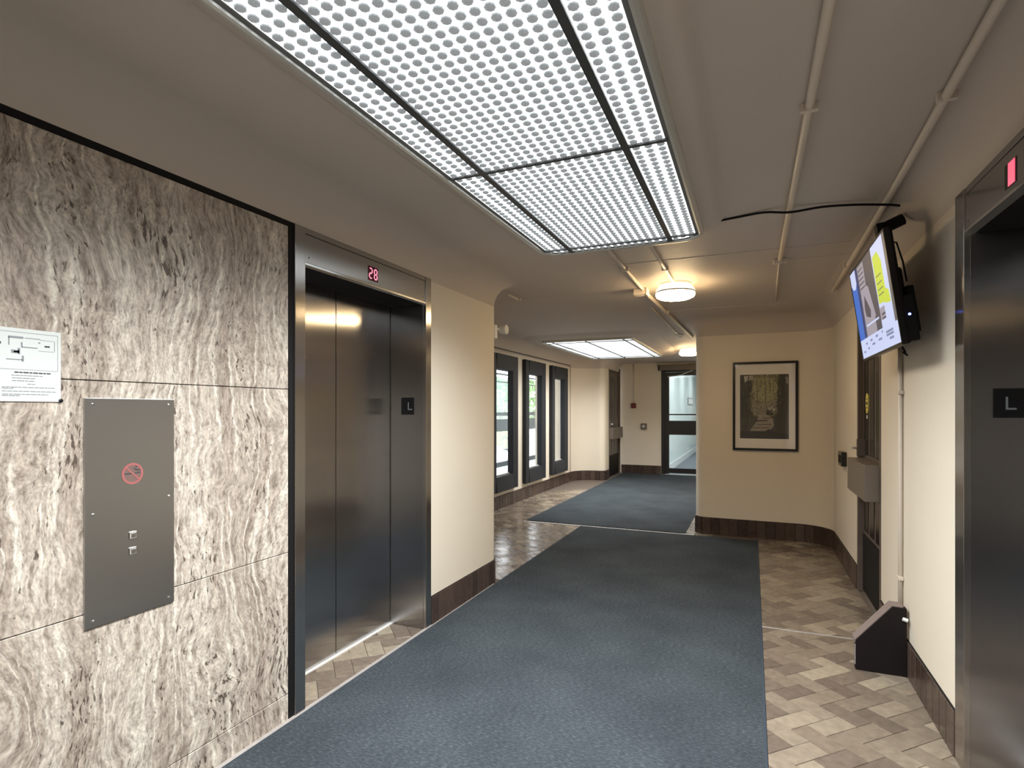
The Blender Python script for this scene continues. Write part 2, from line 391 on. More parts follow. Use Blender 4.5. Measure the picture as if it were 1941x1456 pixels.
# ------------------------------------------------------------------ setting: ceiling
ceil = struct(MB().box(-3.6, 1.25, -3.2, 13.1, ZC, ZC + 0.12, CEIL).build('ceiling'), 'taupe grey painted ceiling with rounded coves along the walls', 'ceiling')
for y, x0, x1 in ((4.10, -0.95, 0.58), (4.98, -2.6, -0.95), (6.2, -0.9, 0.55), (4.43, 0.2, 0.62)):
    MB().box(x0, x1, y - 0.0035, y + 0.0035, ZC - 0.0025, ZC + 0.001, CEIL).build('seam', ceil)
path_l = line(LW, -3.0, LW, 4.24, 1, 0, 8) + arc(LW - 0.13, 4.24, 0.13, 0, 90, 10, 1)[1:] + line(LW - 0.13, 4.37, -3.18, 4.37, 0, 1, 2)[1:]
MB().sweep(path_l, PROF_COVE, CEIL).build('cove', ceil, smooth=True, fix=False)
path_w = arc(WX + 0.23, 4.6, 0.23, 270, 180, 6, -1) + line(WX, 4.6, WX, 10.95, 1, 0, 4)[1:] + arc(-2.96, 10.95, 0.45, 180, 90, 12, -1)[1:] + [(-2.93, 11.40, 0, -1)] + arc(-2.93, 11.53, 0.13, 270, 360, 10, 1)[1:] + line(-2.80, 11.53, -2.80, 12.7, 1, 0, 2)[1:]
MB().sweep(path_w, PROF_COVE, CEIL).build('cove', ceil, smooth=True, fix=False)
path_r = line(RW, -3.0, RW, 6.62, -1, 0, 8) + arc(RW - 0.33, 6.62, 0.33, 0, 90, 12, -1)[1:] + line(RW - 0.33, YP, -0.49, YP, 0, -1, 3)[1:] + arc(-0.49, YP + 0.13, 0.13, 270, 180, 10, 1)[1:] + line(-0.62, YP + 0.13, -0.62, 12.95, -1, 0, 3)[1:]
MB().sweep(path_r, PROF_COVE, CEIL).build('cove', ceil, smooth=True, fix=False)

# ------------------------------------------------------------------ setting: walls
# left: travertine slabs on a backing, elevator, plaster pier with rounded end
wl = struct(MB().box(-2.14, -2.022, -3.0, 2.0, 0, ZC, BLACKM).box(-2.14, LW - 0.001, E0, E1, 2.362, ZC, PLASTER).build('wall_left'), 'left wall faced with veined travertine slabs beside the elevator', 'wall')
zs = [0.0, 0.124, 0.785, 1.548, 2.312]
for i in range(4):
    for y0, y1 in ((0.42, 1.996), (-1.4, 0.417), (-3.0, -1.403)):
        MB().box(-2.021, LW, y0, y1, zs[i] + 0.0015, zs[i + 1] - 0.0015, TRAV).build('travertine_slab', wl, bevel=0.0015, seg=1)
pier = struct(MB().sweep(line(LW, E1, LW, 4.24, 1, 0, 2) + arc(LW - 0.13, 4.24, 0.13, 0, 90, 10, 1)[1:] + line(LW - 0.13, 4.37, WX, 4.37, 0, 1, 2)[1:], [(0, -0.03), (0, 0.02), (0, ZW - 0.02), (0, ZW + 0.001)], PLASTER).build('wall_pier', smooth=True, fix=False), 'cream plaster wall with rounded end right of the left elevator', 'wall')
# right wall
wr = struct(MB().box(RW, RW + 0.30, 2.872, 4.375, -0.03, ZC, PLASTER).build('wall_right', bevel=0.004), 'cream right wall carrying the television and the exit door', 'wall')
for y0, y1, z0 in ((-3.0, 1.565, -0.03), (4.375, 5.287, 2.14), (5.287, 6.62, -0.03), (1.565, 2.872, 2.358)): MB().box(RW, RW + 0.30, y0, y1, z0, ZC, PLASTER).build('wall_section', wr, bevel=0.004)
wc = struct(MB().sweep([(RW, 6.60, -1, 0)] + path_r[8:], [(0, -0.03), (0, 0.02), (0, ZW - 0.02), (0, ZW + 0.001)], PLASTER).build('wall_curved', smooth=True, fix=False), 'curved cream wall on which the framed picture hangs', 'wall')
# window wall
wins = [(7.10, 8.045), (8.38, 9.32), (9.68, 10.61)]
Z0, Z1 = 0.262, 2.27
ww = MB(); xb = WX - 0.06
ww.box(xb, WX, 4.37, 10.97, 0, Z0 + 0.03, PLASTER).box(xb, WX, 4.37, 10.97, Z1 - 0.03, 2.36, PLASTER)
ys = [4.37] + [v for w_ in wins for v in (w_[0] + 0.03, w_[1] - 0.03)] + [10.97]
for i in range(0, len(ys), 2): ww.box(xb, WX, ys[i], ys[i + 1], Z0 + 0.03, Z1 - 0.03, PLASTER)
ww = struct(ww.build('wall_window'), 'cream lobby wall holding the three dark window frames', 'wall')
sw = struct(MB().sweep(line(WX, 10.95, WX, 10.95, 1, 0, 1)[:1] + path_w[11:-2] + [(-2.80, 11.75, 1, 0)], [(0, -0.03), (0, 0.02), (0, ZW - 0.02), (0, ZW + 0.001)], PLASTER).build('wall_alcove', smooth=True, fix=False), 'curved cream wall between the lobby windows and the far brown door', 'wall')
MB().box(-2.95, -2.80, 11.75, 12.95, 2.40, ZC, PLASTER).build('lintel', sw)
wf = MB().box(-3.0, -1.885, YF, YF + 0.15, 0, ZC, PLASTER).box(-1.885, -0.60, YF, YF + 0.15, 2.34, ZC, PLASTER)
wf = struct(wf.build('wall_far'), 'warm lit cream end wall with the glazed black door', 'wall')
struct(MB().box(-2.1, RW + 0.3, -3.2, -3.0, 0, ZC, PLASTER).build('wall_back'), 'cream wall closing the corridor behind the viewpoint', 'wall')
# dark reveals
struct(MB().box(-2.03, LW + 0.0015, -3.0, E1 + 0.004, 2.312, 2.336, BLACKM).build('trim_1'), 'black reveal strip along the top of the travertine and elevator', 'trim')
struct(MB().box(WX - 0.01, WX + 0.006, 5.0, 10.97, 2.345, 2.372, DARKWOOD).box(WX - 0.01, WX + 0.006, 10.955, 10.972, 0.20, 2.345, DARKWOOD).build('trim_2'), 'thin dark line above the lobby windows', 'trim')
struct(MB().box(-2.03, LW + 0.001, 1.997, 2.030, 0, 2.312, BLACKM).build('trim_3'), 'black upright joint between travertine and elevator frame', 'trim')
struct(MB().prism([(LW, 0.0), (LW + 0.022, 0.0), (LW + 0.020, 0.004), (LW, 0.006)], 'y', 0.2, 4.24, STRIPD).build('trim_4'), 'pale floor edging strip along the foot of the left wall', 'trim')
struct(MB().prism([(4.104, 0.0), (4.118, 0.0), (4.116, 0.003), (4.106, 0.003)], 'x', 0.05, 0.60, STRIPD).build('trim_5'), 'pale metal joint strip crossing the tiles beside the dark runner', 'trim')
struct(MB().box(-2.74, -0.62, 6.772, 6.812, 0.0, 0.005, STRIPM).build('trim_6'), 'pale strip in the gap between the two carpet runners', 'trim')

# base tiles, one by one along each wall
BT = 0.0985
base_meshes = {}
def base_tiles(parent, path, h=0.190, th=0.012):
    # walk the path, drop a tile every BT
    segs = []
    for (x0, y0, a0, b0), (x1, y1, a1, b1) in zip(path, path[1:]):
        l = math.hypot(x1 - x0, y1 - y0)
        if l > 1e-6: segs.append((x0, y0, x1, y1, a0, b0, a1, b1, l))
    tot = sum(s[-1] for s in segs); n = int(tot / BT + 0.5)
    step = tot / max(1, n)
    def at(d):
        for s in segs:
            if d <= s[-1] + 1e-9: t = d / s[-1]; nx, ny = s[4] + (s[6] - s[4]) * t, s[5] + (s[7] - s[5]) * t; q = math.hypot(nx, ny); return s[0] + (s[2] - s[0]) * t, s[1] + (s[3] - s[1]) * t, nx / q, ny / q
            d -= s[-1]
        s = segs[-1]; return s[2], s[3], s[6], s[7]
    if 'b' not in base_meshes:
        mb = MB(); w = BT / 2 - 0.001
        mb.prism([(-w, 0), (w, 0), (w, th * 0.75), (w - 0.004, th), (-w + 0.004, th), (-w, th * 0.75)], 'z', 0.0, h, BASET)
        base_meshes['b'] = mb.mesh('base_tile')
    for i in range(n):
        x, y, nx, ny = at((i + 0.5) * step)
        o = bpy.data.objects.new('base_tile', base_meshes['b']); C.objects.link(o); o.parent = parent
        o.location = (x, y, 0.0005); o.rotation_euler = (0, 0, math.atan2(ny, nx) - math.pi / 2)
def baseboard(name, path, label):
    o = struct(MB().sweep(path, [(0.0, 0.0), (0.008, 0.0), (0.008, 0.192), (0.0, 0.194)], BLACKM).build(name, fix=False), label, 'baseboard')
    base_tiles(o, path); return o
baseboard('baseboard_left', line(LW, E1 + 0.004, LW, 4.24, 1, 0, 2) + arc(LW - 0.13, 4.24, 0.13, 0, 90, 8, 1)[1:], 'dark brown tiled base under the wall beside the left elevator')
baseboard('baseboard_right', line(RW, 2.875, RW, 4.372, -1, 0, 2), 'dark brown tiled base under the television wall')
baseboard('baseboard_curved', [(RW, 5.29, -1, 0)] + path_r[8:-2] + [(-0.62, 8.0, -1, 0)], 'dark brown tiled base under the curved picture wall')
baseboard('baseboard_window', [(WX, 6.0, 1, 0)] + path_w[10:-2] + [(-2.80, 11.74, 1, 0)], 'brown tiled base under the lobby windows and curved wall')
baseboard('baseboard_far', line(-2.79, YF, -1.89, YF, 0, -1, 2), 'dark brown tiled base of the far end wall')

# ------------------------------------------------------------------ carpet runners
def runner(name, x0, x1, y0, y1, label):
    o = empty(name, ((x0 + x1) / 2, (y0 + y1) / 2, 0)); tag(o, label, 'carpet', 'dark carpet runners')
    hx, hy = (x1 - x0) / 2, (y1 - y0) / 2; t = 0.010
    MB().box(-hx + 0.012, hx - 0.012, -hy + 0.006, hy - 0.006, 0.0003, t, CARPET).build('pile', o)
    for s_ in (-1, 1):
        MB().prism([(s_ * (hx - 0.012), 0.0003), (s_ * hx, 0.0003), (s_ * (hx - 0.003), t * 0.75), (s_ * (hx - 0.012), t * 1.02)], 'y', -hy, hy, EDGE).build('binding', o)
    return o
runner('carpet_runner', -1.972, 0.062, -2.9, 6.765, 'long dark blue grey carpet runner in front of the elevators')
runner('carpet_runner', -2.735, -0.722, 6.825, 12.90, 'shorter blue grey carpet runner leading to the glazed far door')

# ------------------------------------------------------------------ elevators
def seg_digits(mb, text, cx, cz, h, y, mat):
    w = h * 0.5; t = h * 0.11; adv = w * 1.45
    SEG = {'2': 'abged', '8': 'abcdefg'}
    x = cx - adv * (len(text) - 1) / 2
    for ch in text:
        Q = {'a': (x - w / 2 + t, x + w / 2 - t, cz + h / 2 - t, cz + h / 2), 'd': (x - w / 2 + t, x + w / 2 - t, cz - h / 2, cz - h / 2 + t), 'g': (x - w / 2 + t, x + w / 2 - t, cz - t / 2, cz + t / 2),
             'f': (x - w / 2, x - w / 2 + t, cz + t / 2, cz + h / 2 - t), 'b': (x + w / 2 - t, x + w / 2, cz + t / 2, cz + h / 2 - t), 'e': (x - w / 2, x - w / 2 + t, cz - h / 2 + t, cz - t / 2), 'c': (x + w / 2 - t, x + w / 2, cz - h / 2 + t, cz - t / 2)}
        for sgm in SEG[ch]:
            a, b_, c_, d_ = Q[sgm]; mb.box(a, b_, y - 0.0012, y, c_, d_, mat)
        x += adv
LED = emit('red_led', (1.0, 0.22, 0.42), 1.25, False); LEDBG = pbr('dark_red_display', (0.10, 0.004, 0.02), 0.2)
LEDFIELD = emit('pink_display_field', (1.0, 0.015, 0.14), 0.9, False)
def elevator(loc, rotz, jamb, label, disp, disp_x, plate_end):
    """local x along the wall, local y into the wall"""
    e = empty('elevator', loc, (0, 0, rotz)); tag(e, label, 'elevator', 'elevator entrances')
    hw = 0.5445; ow = hw + jamb; zt, zh, dep = 2.155, 2.335, 0.272
    for s_ in (-1, 1):
        a, b_ = s_ * hw, s_ * ow
        jb = MB().box(a, b_, -0.010, dep + 0.04, 0.0, zh - 0.002, STEEL_L).build('jamb', e, bevel=0.002)
        # inner return of the jamb, down to the doors
        MB().box(a - s_ * 0.0025, a + s_ * 0.0005, 0.012, dep - 0.008, 0.001, zt, STEEL).build('return_panel', jb)
        if s_ == plate_end:
            xf = a - s_ * 0.0025
            pl = MB().box(xf - s_ * 0.003, xf, 0.082, 0.182, 1.420, 1.535, BLACK).build('floor_plate', e, bevel=0.004)
            tag(pl, 'black plate with the letter L')
            MB().box(xf - s_ * 0.0042, xf - s_ * 0.003, 0.121, 0.128, 1.452, 1.502, INK).box(xf - s_ * 0.0042, xf - s_ * 0.003, (0.128 if s_ < 0 else 0.095), (0.154 if s_ < 0 else 0.121), 1.452, 1.459, INK).build('letter', pl)
    hd = MB().box(-hw, hw, -0.004, 0.03, zt + 0.012, zh - 0.03, STEEL_L).build('header', e, bevel=0.0015)
    MB().box(-hw, hw, -0.008, 0.03, zt, zt + 0.010, CHROME).build('header_lip', e)
    MB().box(-hw, hw, -0.006, 0.03, zh - 0.028, zh - 0.002, STEEL_L).build('header_cap', e)
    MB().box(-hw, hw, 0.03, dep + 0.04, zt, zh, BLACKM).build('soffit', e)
    for sx in (-1, 1): MB().lathe([(0.004, 0), (0.003, -0.0015)], (sx * (hw - 0.03), -0.004, zt + 0.04), BLACK, 10, 'y').build('screw', hd)
    if disp:
        bz = MB().box(disp_x - 0.045, disp_x + 0.045, -0.0055, -0.003, 2.187, 2.268, LEDBG if disp == '28' else BLACK).build('floor_display', hd)
        mb = MB()
        if disp == '28': seg_digits(mb, '28', disp_x, 2.2275, 0.062, -0.0055, LED)
        else: mb.box(disp_x - 0.016, disp_x + 0.036, -0.0068, -0.0055, 2.190, 2.266, LEDFIELD)
        mb.build('lit_digits', bz)
    for x0, x1 in ((-hw + 0.004, -0.003), (0.003, hw - 0.004)):
        MB().box(x0, x1, dep, dep + 0.012, 0.008, zt + 0.01, STEEL).build('door_panel', e, bevel=0.001)
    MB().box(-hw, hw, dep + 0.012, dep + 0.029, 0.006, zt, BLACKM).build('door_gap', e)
    MB().box(-hw, hw, dep - 0.020, dep + 0.03, -0.006, 0.005, pbr('sill_shine', (0.82, 0.80, 0.76), 0.35, 0.25)).build('sill', e)  # shine of the metal sill put into a near-white base colour
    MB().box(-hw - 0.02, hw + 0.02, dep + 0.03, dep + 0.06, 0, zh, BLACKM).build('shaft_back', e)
    return e
elevator((LW, (E0 + E1) / 2, 0), R(90), 0.0655, 'brushed steel elevator with red 28 display beside the travertine wall', '28', -0.012, 1)
elevator((RW, 2.2185, 0), R(-90), 0.104, 'brushed steel elevator at the right edge with pink floor display', 'x', -0.118, -1)

# ------------------------------------------------------------------ call panel and notice on the travertine
cp = empty('elevator_call_panel', (LW, 1.276, 0.735), (0, 0, R(90))); tag(cp, 'tall brushed steel call panel with two buttons and no smoking mark', 'panel')
MB().box(-0.153, 0.153, -0.006, 0.0, 0.0, 0.755, STEEL_PLATE).build('plate', cp, bevel=0.001)
for x in (-0.128, 0.132):
    for z in ((0.735, 0.372, 0.022) if x < 0 else (0.735, 0.397, 0.022)): MB().lathe([(0.0042, -0.006), (0.0042, -0.0075), (0.0025, -0.0085)], (x, 0, z), CHROME, 12, 'y').build('screw', cp)
for z in (0.279, 0.224):
    bt = MB().box(-0.013, 0.013, -0.012, -0.006, z - 0.013, z + 0.013, CHROME).build('button', cp, bevel=0.003)
    MB().box(-0.008, 0.008, -0.0130, -0.012, z - 0.008, z + 0.008, STEEL_PLATE).build('button_cap', bt, bevel=0.0004)
ns = MB(); n = 28; cz = 0.494; y = -0.0065
disc_fan(ns, 0, cz, y, 0.030, PINKISH, n)
for i in range(n):
    a, b_ = 2 * math.pi * i / n, 2 * math.pi * (i + 1) / n
    ns.face([(0.037 * math.cos(a), y - 0.0003, cz + 0.037 * math.sin(a)), (0.037 * math.cos(b_), y - 0.0003, cz + 0.037 * math.sin(b_)), (0.030 * math.cos(b_), y - 0.0003, cz + 0.030 * math.sin(b_)), (0.030 * math.cos(a), y - 0.0003, cz + 0.030 * math.sin(a))], RED)
ns.box(-0.027, -0.004, y - 0.0006, y - 0.0002, cz - 0.002, cz + 0.003, INKD).box(0.008, 0.026, y - 0.0006, y - 0.0002, cz - 0.001, cz + 0.004, INKD)
for pts in ([(0.024, 0.006), (0.025, 0.012), (0.012, 0.014), (0.001, 0.020)], [(0.018, 0.007), (0.019, 0.010), (0.004, 0.013)], [(0.012, 0.018), (0.010, 0.026), (0.016, 0.023)]):
    for (x0, z0), (x1, z1) in zip(pts, pts[1:]):
        d = Vector((x1 - x0, z1 - z0)); q = Vector((-d.y, d.x)).normalized() * 0.0012
        ns.face([(x0 + q.x, y - 0.0004, cz + z0 + q.y), (x0 - q.x, y - 0.0004, cz + z0 - q.y), (x1 - q.x, y - 0.0004, cz + z1 - q.y), (x1 + q.x, y - 0.0004, cz + z1 + q.y)], INKD)
d = Vector((math.cos(R(-45)), math.sin(R(-45)))); q = Vector((-d.y, d.x)) * 0.0025
ns.face([(-d.x * 0.031 + q.x, y - 0.0008, cz - d.y * 0.031 + q.y), (-d.x * 0.031 - q.x, y - 0.0008, cz - d.y * 0.031 - q.y), (d.x * 0.031 - q.x, y - 0.0008, cz + d.y * 0.031 - q.y), (d.x * 0.031 + q.x, y - 0.0008, cz + d.y * 0.031 + q.y)], RED)
tag(ns.build('no_smoking_mark', cp, fix=False), 'red ring no smoking print')

nt_ = empty('notice_sheet', (LW, 1.056, 1.476), (0, 0, R(90))); tag(nt_, 'white printed notice with floor plan at the left edge above the panel', 'notice')
MB().box(-0.30, 0.0, -0.004, 0.0, 0.0, 0.216, PAPER).build('sheet', nt_)
pn = MB(); yy = -0.0044
def hbar(x0, x1, z0, z1, mat): pn.box(x0, x1, yy, -0.0038, z0, z1, mat)
for x0, x1, z0, z1 in ((-0.29, -0.008, 0.204, 0.2052), (-0.29, -0.008, 0.094, 0.0952), (-0.009, -0.008, 0.094, 0.205)): hbar(x0, x1, z0, z1, INK)
for x0, x1, z0, z1 in ((-0.135, -0.098, 0.186, 0.192), (-0.095, -0.055, 0.188, 0.190), (-0.135, -0.132, 0.165, 0.188), (-0.101, -0.062, 0.160, 0.163), (-0.104, -0.100, 0.160, 0.176), (-0.128, -0.108, 0.142, 0.152), (-0.112, -0.106, 0.140, 0.158),
                       (-0.14, -0.10, 0.122, 0.125), (-0.102, -0.097, 0.118, 0.136), (-0.055, -0.018, 0.186, 0.1872), (-0.06, -0.018, 0.153, 0.1542), (-0.018, -0.0165, 0.155, 0.186), (-0.06, -0.055, 0.176, 0.180), (-0.27, -0.16, 0.17, 0.172), (-0.27, -0.16, 0.15, 0.152)): hbar(x0, x1, z0, z1, INK)
hbar(-0.044, -0.030, 0.166, 0.171, INKD); hbar(-0.165, -0.152, 0.166, 0.173, INKD); hbar(-0.122, -0.108, 0.144, 0.149, INKD)
for i, (x0, x1, z) in enumerate(((-0.120, -0.026, 0.086), (-0.127, -0.045, 0.077), (-0.126, -0.066, 0.069), (-0.126, -0.069, 0.061), (-0.088, -0.065, 0.052), (-0.150, -0.012, 0.042), (-0.150, -0.120, 0.038), (-0.150, -0.012, 0.030), (-0.150, -0.032, 0.021), (-0.150, -0.105, 0.017))):
    # rows of word-length strokes
    x = x0
    while x < x1 - 0.004:
        w = min(random.uniform(0.008, 0.02), x1 - x); hbar(x, x + w - 0.0018, z - (0.0019 if i == 0 else 0.0012), z + (0.0019 if i == 0 else 0.0012), INKD if i == 0 else INK); x += w
pn.build('print', nt_)
MB().lathe([(0.006, 0), (0.006, -0.006), (0.003, -0.008)], (0.0, -0.0005, 0.004), BLACK, 12, 'y').build('fixing_screw', nt_)

# ------------------------------------------------------------------ luminous ceiling panels
def rrect(cx, cy, hx, hy, r, n=8):
    out = []
    for (sx, sy, a0) in ((1, 1, 0), (-1, 1, 90), (-1, -1, 180), (1, -1, 270)):
        for i in range(n + 1):
            a = R(a0 + 90 * i / n); out.append((cx + sx * (hx - r) + r * math.cos(a), cy + sy * (hy - r) + r * math.sin(a), math.cos(a), math.sin(a)))
    return out
ZL = 2.455
def prisms(mb, poly, zl, pitch, rim, cap, lines):
    x0, x1 = min(p[0] for p in poly), max(p[0] for p in poly); y0, y1 = min(p[1] for p in poly), max(p[1] for p in poly)
    nx, ny = max(1, round((x1 - x0) / pitch)), max(1, round((y1 - y0) / pitch)); px, py = (x1 - x0) / nx, (y1 - y0) / ny
    def inside(x, y):
        s_ = 0
        for i in range(len(poly)):
            a, b_ = poly[i - 1], poly[i]; c_ = (b_[0] - a[0]) * (y - a[1]) - (b_[1] - a[1]) * (x - a[0])
            l = math.hypot(b_[0] - a[0], b_[1] - a[1])
            if l > 1e-9 and c_ / l < 0.012: return False
        return True
    k = 8; rr, rc = 0.0162, 0.0125
    for i in range(nx):
        for j in range(ny):
            x, y = x0 + (i + 0.5) * px, y0 + (j + 0.5) * py
            if not inside(x, y): continue
            b0 = len(mb.v)
            for r_, z in ((rr, zl - 0.0004), (rr * 0.93, zl - 0.0045), (rc * 0.62, zl - 0.0085)):
                for q in range(k): a = 2 * math.pi * (q + 0.5) / k; mb.v.append((x + r_ * math.cos(a), y + r_ * math.sin(a), z))
            for ring in (0, 1):
                for q in range(k):
                    w = (q + 1) % k; mb.f.append((b0 + ring * k + q, b0 + ring * k + w, b0 + (ring + 1) * k + w, b0 + (ring + 1) * k + q)); mb.m.append(mb.mi(rim if ring == 0 else cap))
            mb.f.append(tuple(b0 + 2 * k + q for q in range(k))); mb.m.append(mb.mi(cap))
    for i in range(1, nx):
        x = x0 + i * px; pl = clip_rect([p for p in poly], x - 0.0007, x + 0.0007, y0, y1)
        if len(pl) > 2: mb.face([(p[0], p[1], zl - 0.0008) for p in pl], lines)
def light_panel(cx, y0, y1, hw, bx, by, strength, lens, label, bumps, rad=0.13, cw=0.115, bw=0.014):
    cy, hy = (y0 + y1) / 2, (y1 - y0) / 2
    o = empty('ceiling_light_panel', (cx, cy, ZL)); tag(o, label, 'ceiling light', 'luminous ceiling panels')
    rr = rrect(0, 0, hw, hy, rad)
    z = lambda v: v - ZL
    MB().sweep(rr, [(cw, z(ZC)), (cw * 0.91, z(ZC - 0.004)), (cw * 0.74, z(2.489)), (cw * 0.43, z(2.478)), (0.005, z(2.474))], CEIL, True).build('plaster_collar', o, smooth=True)
    MB().sweep(rr, [(0.006, z(2.475)), (0.006, z(2.452)), (0.001, z(2.444)), (-0.010, z(2.442)), (-0.020, z(2.444)), (-0.022, z(2.452))], TRIMGREY, True).build('trim_frame', o)
    MB().sweep(rr, [(-0.0205, z(2.450)), (-0.024, z(2.453)), (-0.038, z(2.4535)), (-0.040, z(2.460))], pbr('trim_reveal', (0.16, 0.165, 0.165), 0.5), True).build('inner_reveal', o)
    for x in bx: MB().box(x - bw, x + bw, -hy + 0.030, hy - 0.030, z(2.446), z(2.458), TEE).build('long_bar', o)
    for y in by: MB().box(-hw + 0.030, hw - 0.030, y - cy - bw * 0.64, y - cy + bw * 0.64, z(2.447), z(2.458), TEE).build('cross_bar', o)
    inner = [(p[0], p[1]) for p in rrect(0, 0, hw - 0.036, hy - 0.036, rad - 0.035)]
    xs = [-hw] + list(bx) + [hw]; ys_ = [-hy] + [y - cy for y in by] + [hy]
    for i in range(len(xs) - 1):
        for j in range(len(ys_) - 1):
            pl = clip_rect(inner, xs[i] + (0.012 if i else 0), xs[i + 1] - (0.012 if i < len(xs) - 2 else 0), ys_[j] + 0.007, ys_[j + 1] - 0.007)
            if len(pl) < 3: continue
            ln = MB().face([(p[0], p[1], 0.0) for p in pl][::-1], lens).build('lens', o, fix=False)
            if bumps:
                mb = MB(); prisms(mb, pl, 0.0, 0.0405, *bumps)
                if mb.f: tag(mb.build('lens_prisms', ln, fix=False, smooth=False), kind='stuff')
    MB().box(-hw - 0.01, hw + 0.01, -hy - 0.01, hy + 0.01, z(2.482), z(2.50), WHITE).build('housing', o)
    return o
LENS1 = emit('lit_lens', (0.93, 0.98, 1.0), PANEL_1)
RIM = emit('prism_rim', (0.80, 0.88, 0.92), 0.10, False, (0.22, 0.24, 0.25)); CAP = emit('prism_cap', (0.85, 0.90, 0.94), 0.20, False, (0.3, 0.32, 0.33)); LNS = emit('lens_joint', (0.85, 0.9, 0.95), 0.25, False, (0.2, 0.2, 0.2))  # dome shading put into the glow: darker rim, lighter cap
light_panel(-0.745, -0.43, 3.440, 0.488, (-0.300, 0.302), (-0.31, 0.91, 2.13, 3.335), PANEL_1, LENS1, 'large luminous panel of dimpled lenses in the ceiling by the elevators', (RIM, CAP, LNS))
def lens2():
    m = emit('lit_lens_far', (0.90, 0.97, 1.0), PANEL_2); nt, N, L, b = nodes_of(m)
    tc = N.new('ShaderNodeTexCoord'); mp = N.new('ShaderNodeMapping'); mp.inputs['Scale'].default_value = (0.5, 2.2, 1); L.new(tc.outputs['Object'], mp.inputs['Vector'])
    n = N.new('ShaderNodeTexNoise'); n.inputs['Scale'].default_value = 2.0; L.new(mp.outputs['Vector'], n.inputs['Vector'])
    mr = N.new('ShaderNodeMapRange'); mr.inputs[1].default_value = 0.35; mr.inputs[2].default_value = 0.65; mr.inputs[3].default_value = PANEL_2 * 0.45; mr.inputs[4].default_value = PANEL_2 * 1.2; L.new(n.outputs['Fac'], mr.inputs[0]); L.new(mr.outputs[0], b.inputs['Emission Strength'])
    return m
light_panel(-2.205, 7.80, 10.72, 0.672, (-0.52, -0.02, 0.53), (8.02, 10.5), PANEL_2, lens2(), 'distant luminous ceiling panel over the window lobby', None, 0.06, 0.30, 0.008)

# ------------------------------------------------------------------ round ceiling lamps
LAMPM = emit('warm_diffuser', (1.0, 0.72, 0.39), LAMP * 2.6); LAMPB = emit('warm_lamp_body', (1.0, 0.72, 0.38), LAMP * 0.30)
def round_lamp(x, y, r, label):
    o = empty('round_ceiling_lamp', (x, y, ZC)); tag(o, label, 'lamp', 'round ceiling lamps')
    MB().lathe([(r * 0.78, 0), (r * 0.78, -0.016)], (0, 0, 0), WHITE, 36).build('canopy', o, smooth=False)
    MB().lathe([(r * 0.78, -0.016), (r * 0.84, -0.030), (r * 0.97, -0.060), (r, -0.070)], (0, 0, 0), LAMPB, 40).build('upper_shade', o, smooth=True)
    MB().lathe([(r, -0.070), (r * 1.012, -0.072), (r * 1.012, -0.080), (r, -0.082)], (0, 0, 0), TEE, 40).build('ring', o)
    MB().lathe([(r * 0.985, -0.082), (r * 0.99, -0.098), (r * 0.93, -0.115), (r * 0.75, -0.128), (r * 0.4, -0.134), (r * 0.1, -0.135)], (0, 0, 0), LAMPM, 40).build('diffuser', o, smooth=True)
    return o
round_lamp(-0.597, 4.893, 0.162, 'lit round ceiling lamp glowing warm beyond the large light panel')
round_lamp(-1.00, 10.05, 0.162, 'small distant round lamp half hidden by the curved wall')

# ------------------------------------------------------------------ conduits, boxes, cable on the ceiling
def conduit(pts, r, label, clamps=(), sq=False):
    o = empty('conduit', pts[0]); tag(o, label, 'conduit', 'painted conduits')
    p0 = Vector(pts[0]); MB().tube([Vector(p) - p0 for p in pts], r, CEIL_PIPE, 10).build('pipe', o, smooth=True)
    for c_, ax in clamps:
        q = Vector(c_) - p0
        if ax == 'y': MB().box(q.x - r * 1.9, q.x + r * 1.9, q.y - 0.010, q.y + 0.010, q.z - r * 1.15, q.z + r, CEIL_PIPE).build('clamp', o, bevel=0.002)
        else: MB().box(q.x - r * 1.15, q.x + r, q.y - r * 2.0, q.y + r * 2.0, q.z - 0.010, q.z + 0.010, CEIL_PIPE).build('clamp', o, bevel=0.002)
    return o
conduit([(0.55, 0.4, ZC - 0.018), (0.622, 3.3, ZC - 0.018), (0.652, 5.6, ZC - 0.022)], 0.0155, 'painted conduit along the ceiling edge above the television', [((0.60, 2.3, ZC - 0.014), 'y'), ((0.64, 4.7, ZC - 0.016), 'y')])
conduit([(0.186, 0.0, ZC - 0.014), (0.180, 4.36, ZC - 0.014)], 0.0150, 'painted conduit down the middle of the bare ceiling', [((0.183, 2.2, ZC - 0.014), 'y')])
conduit([(0.180, 4.42, ZC - 0.008), (0.208, 6.0, ZC - 0.008)], 0.0075, 'thin conduit running from a fitting toward the picture wall')
conduit([(-0.870, 3.45, ZC - 0.012), (-0.880, 4.95, ZC - 0.012)], 0.0130, 'short conduit from the light panel to the junction box', [((-0.874, 4.2, ZC - 0.012), 'y')])
conduit([(-0.600, 3.45, ZC - 0.012), (-0.597, 4.74, ZC - 0.012)], 0.0130, 'short conduit from the light panel to the round lamp', [((-0.599, 4.3, ZC - 0.012), 'y')])
conduit([(-0.876, 5.05, ZC - 0.018), (-0.79, 8.4, ZC - 0.018)], 0.0160, 'conduit from the junction box into the lobby', [((-0.85, 6.2, ZC - 0.014), 'y')])
conduit([(-0.955, 5.9, ZC - 0.008), (-0.955, 8.15, ZC - 0.008)], 0.0085, 'thin conduit leading to the ceiling detector')
conduit([(-2.02, 4.62, ZC - 0.03), (-2.04, 4.93, ZC - 0.02)], 0.0110, 'stub of conduit just past the rounded wall end', [((-2.03, 4.90, ZC - 0.022), 'y')])
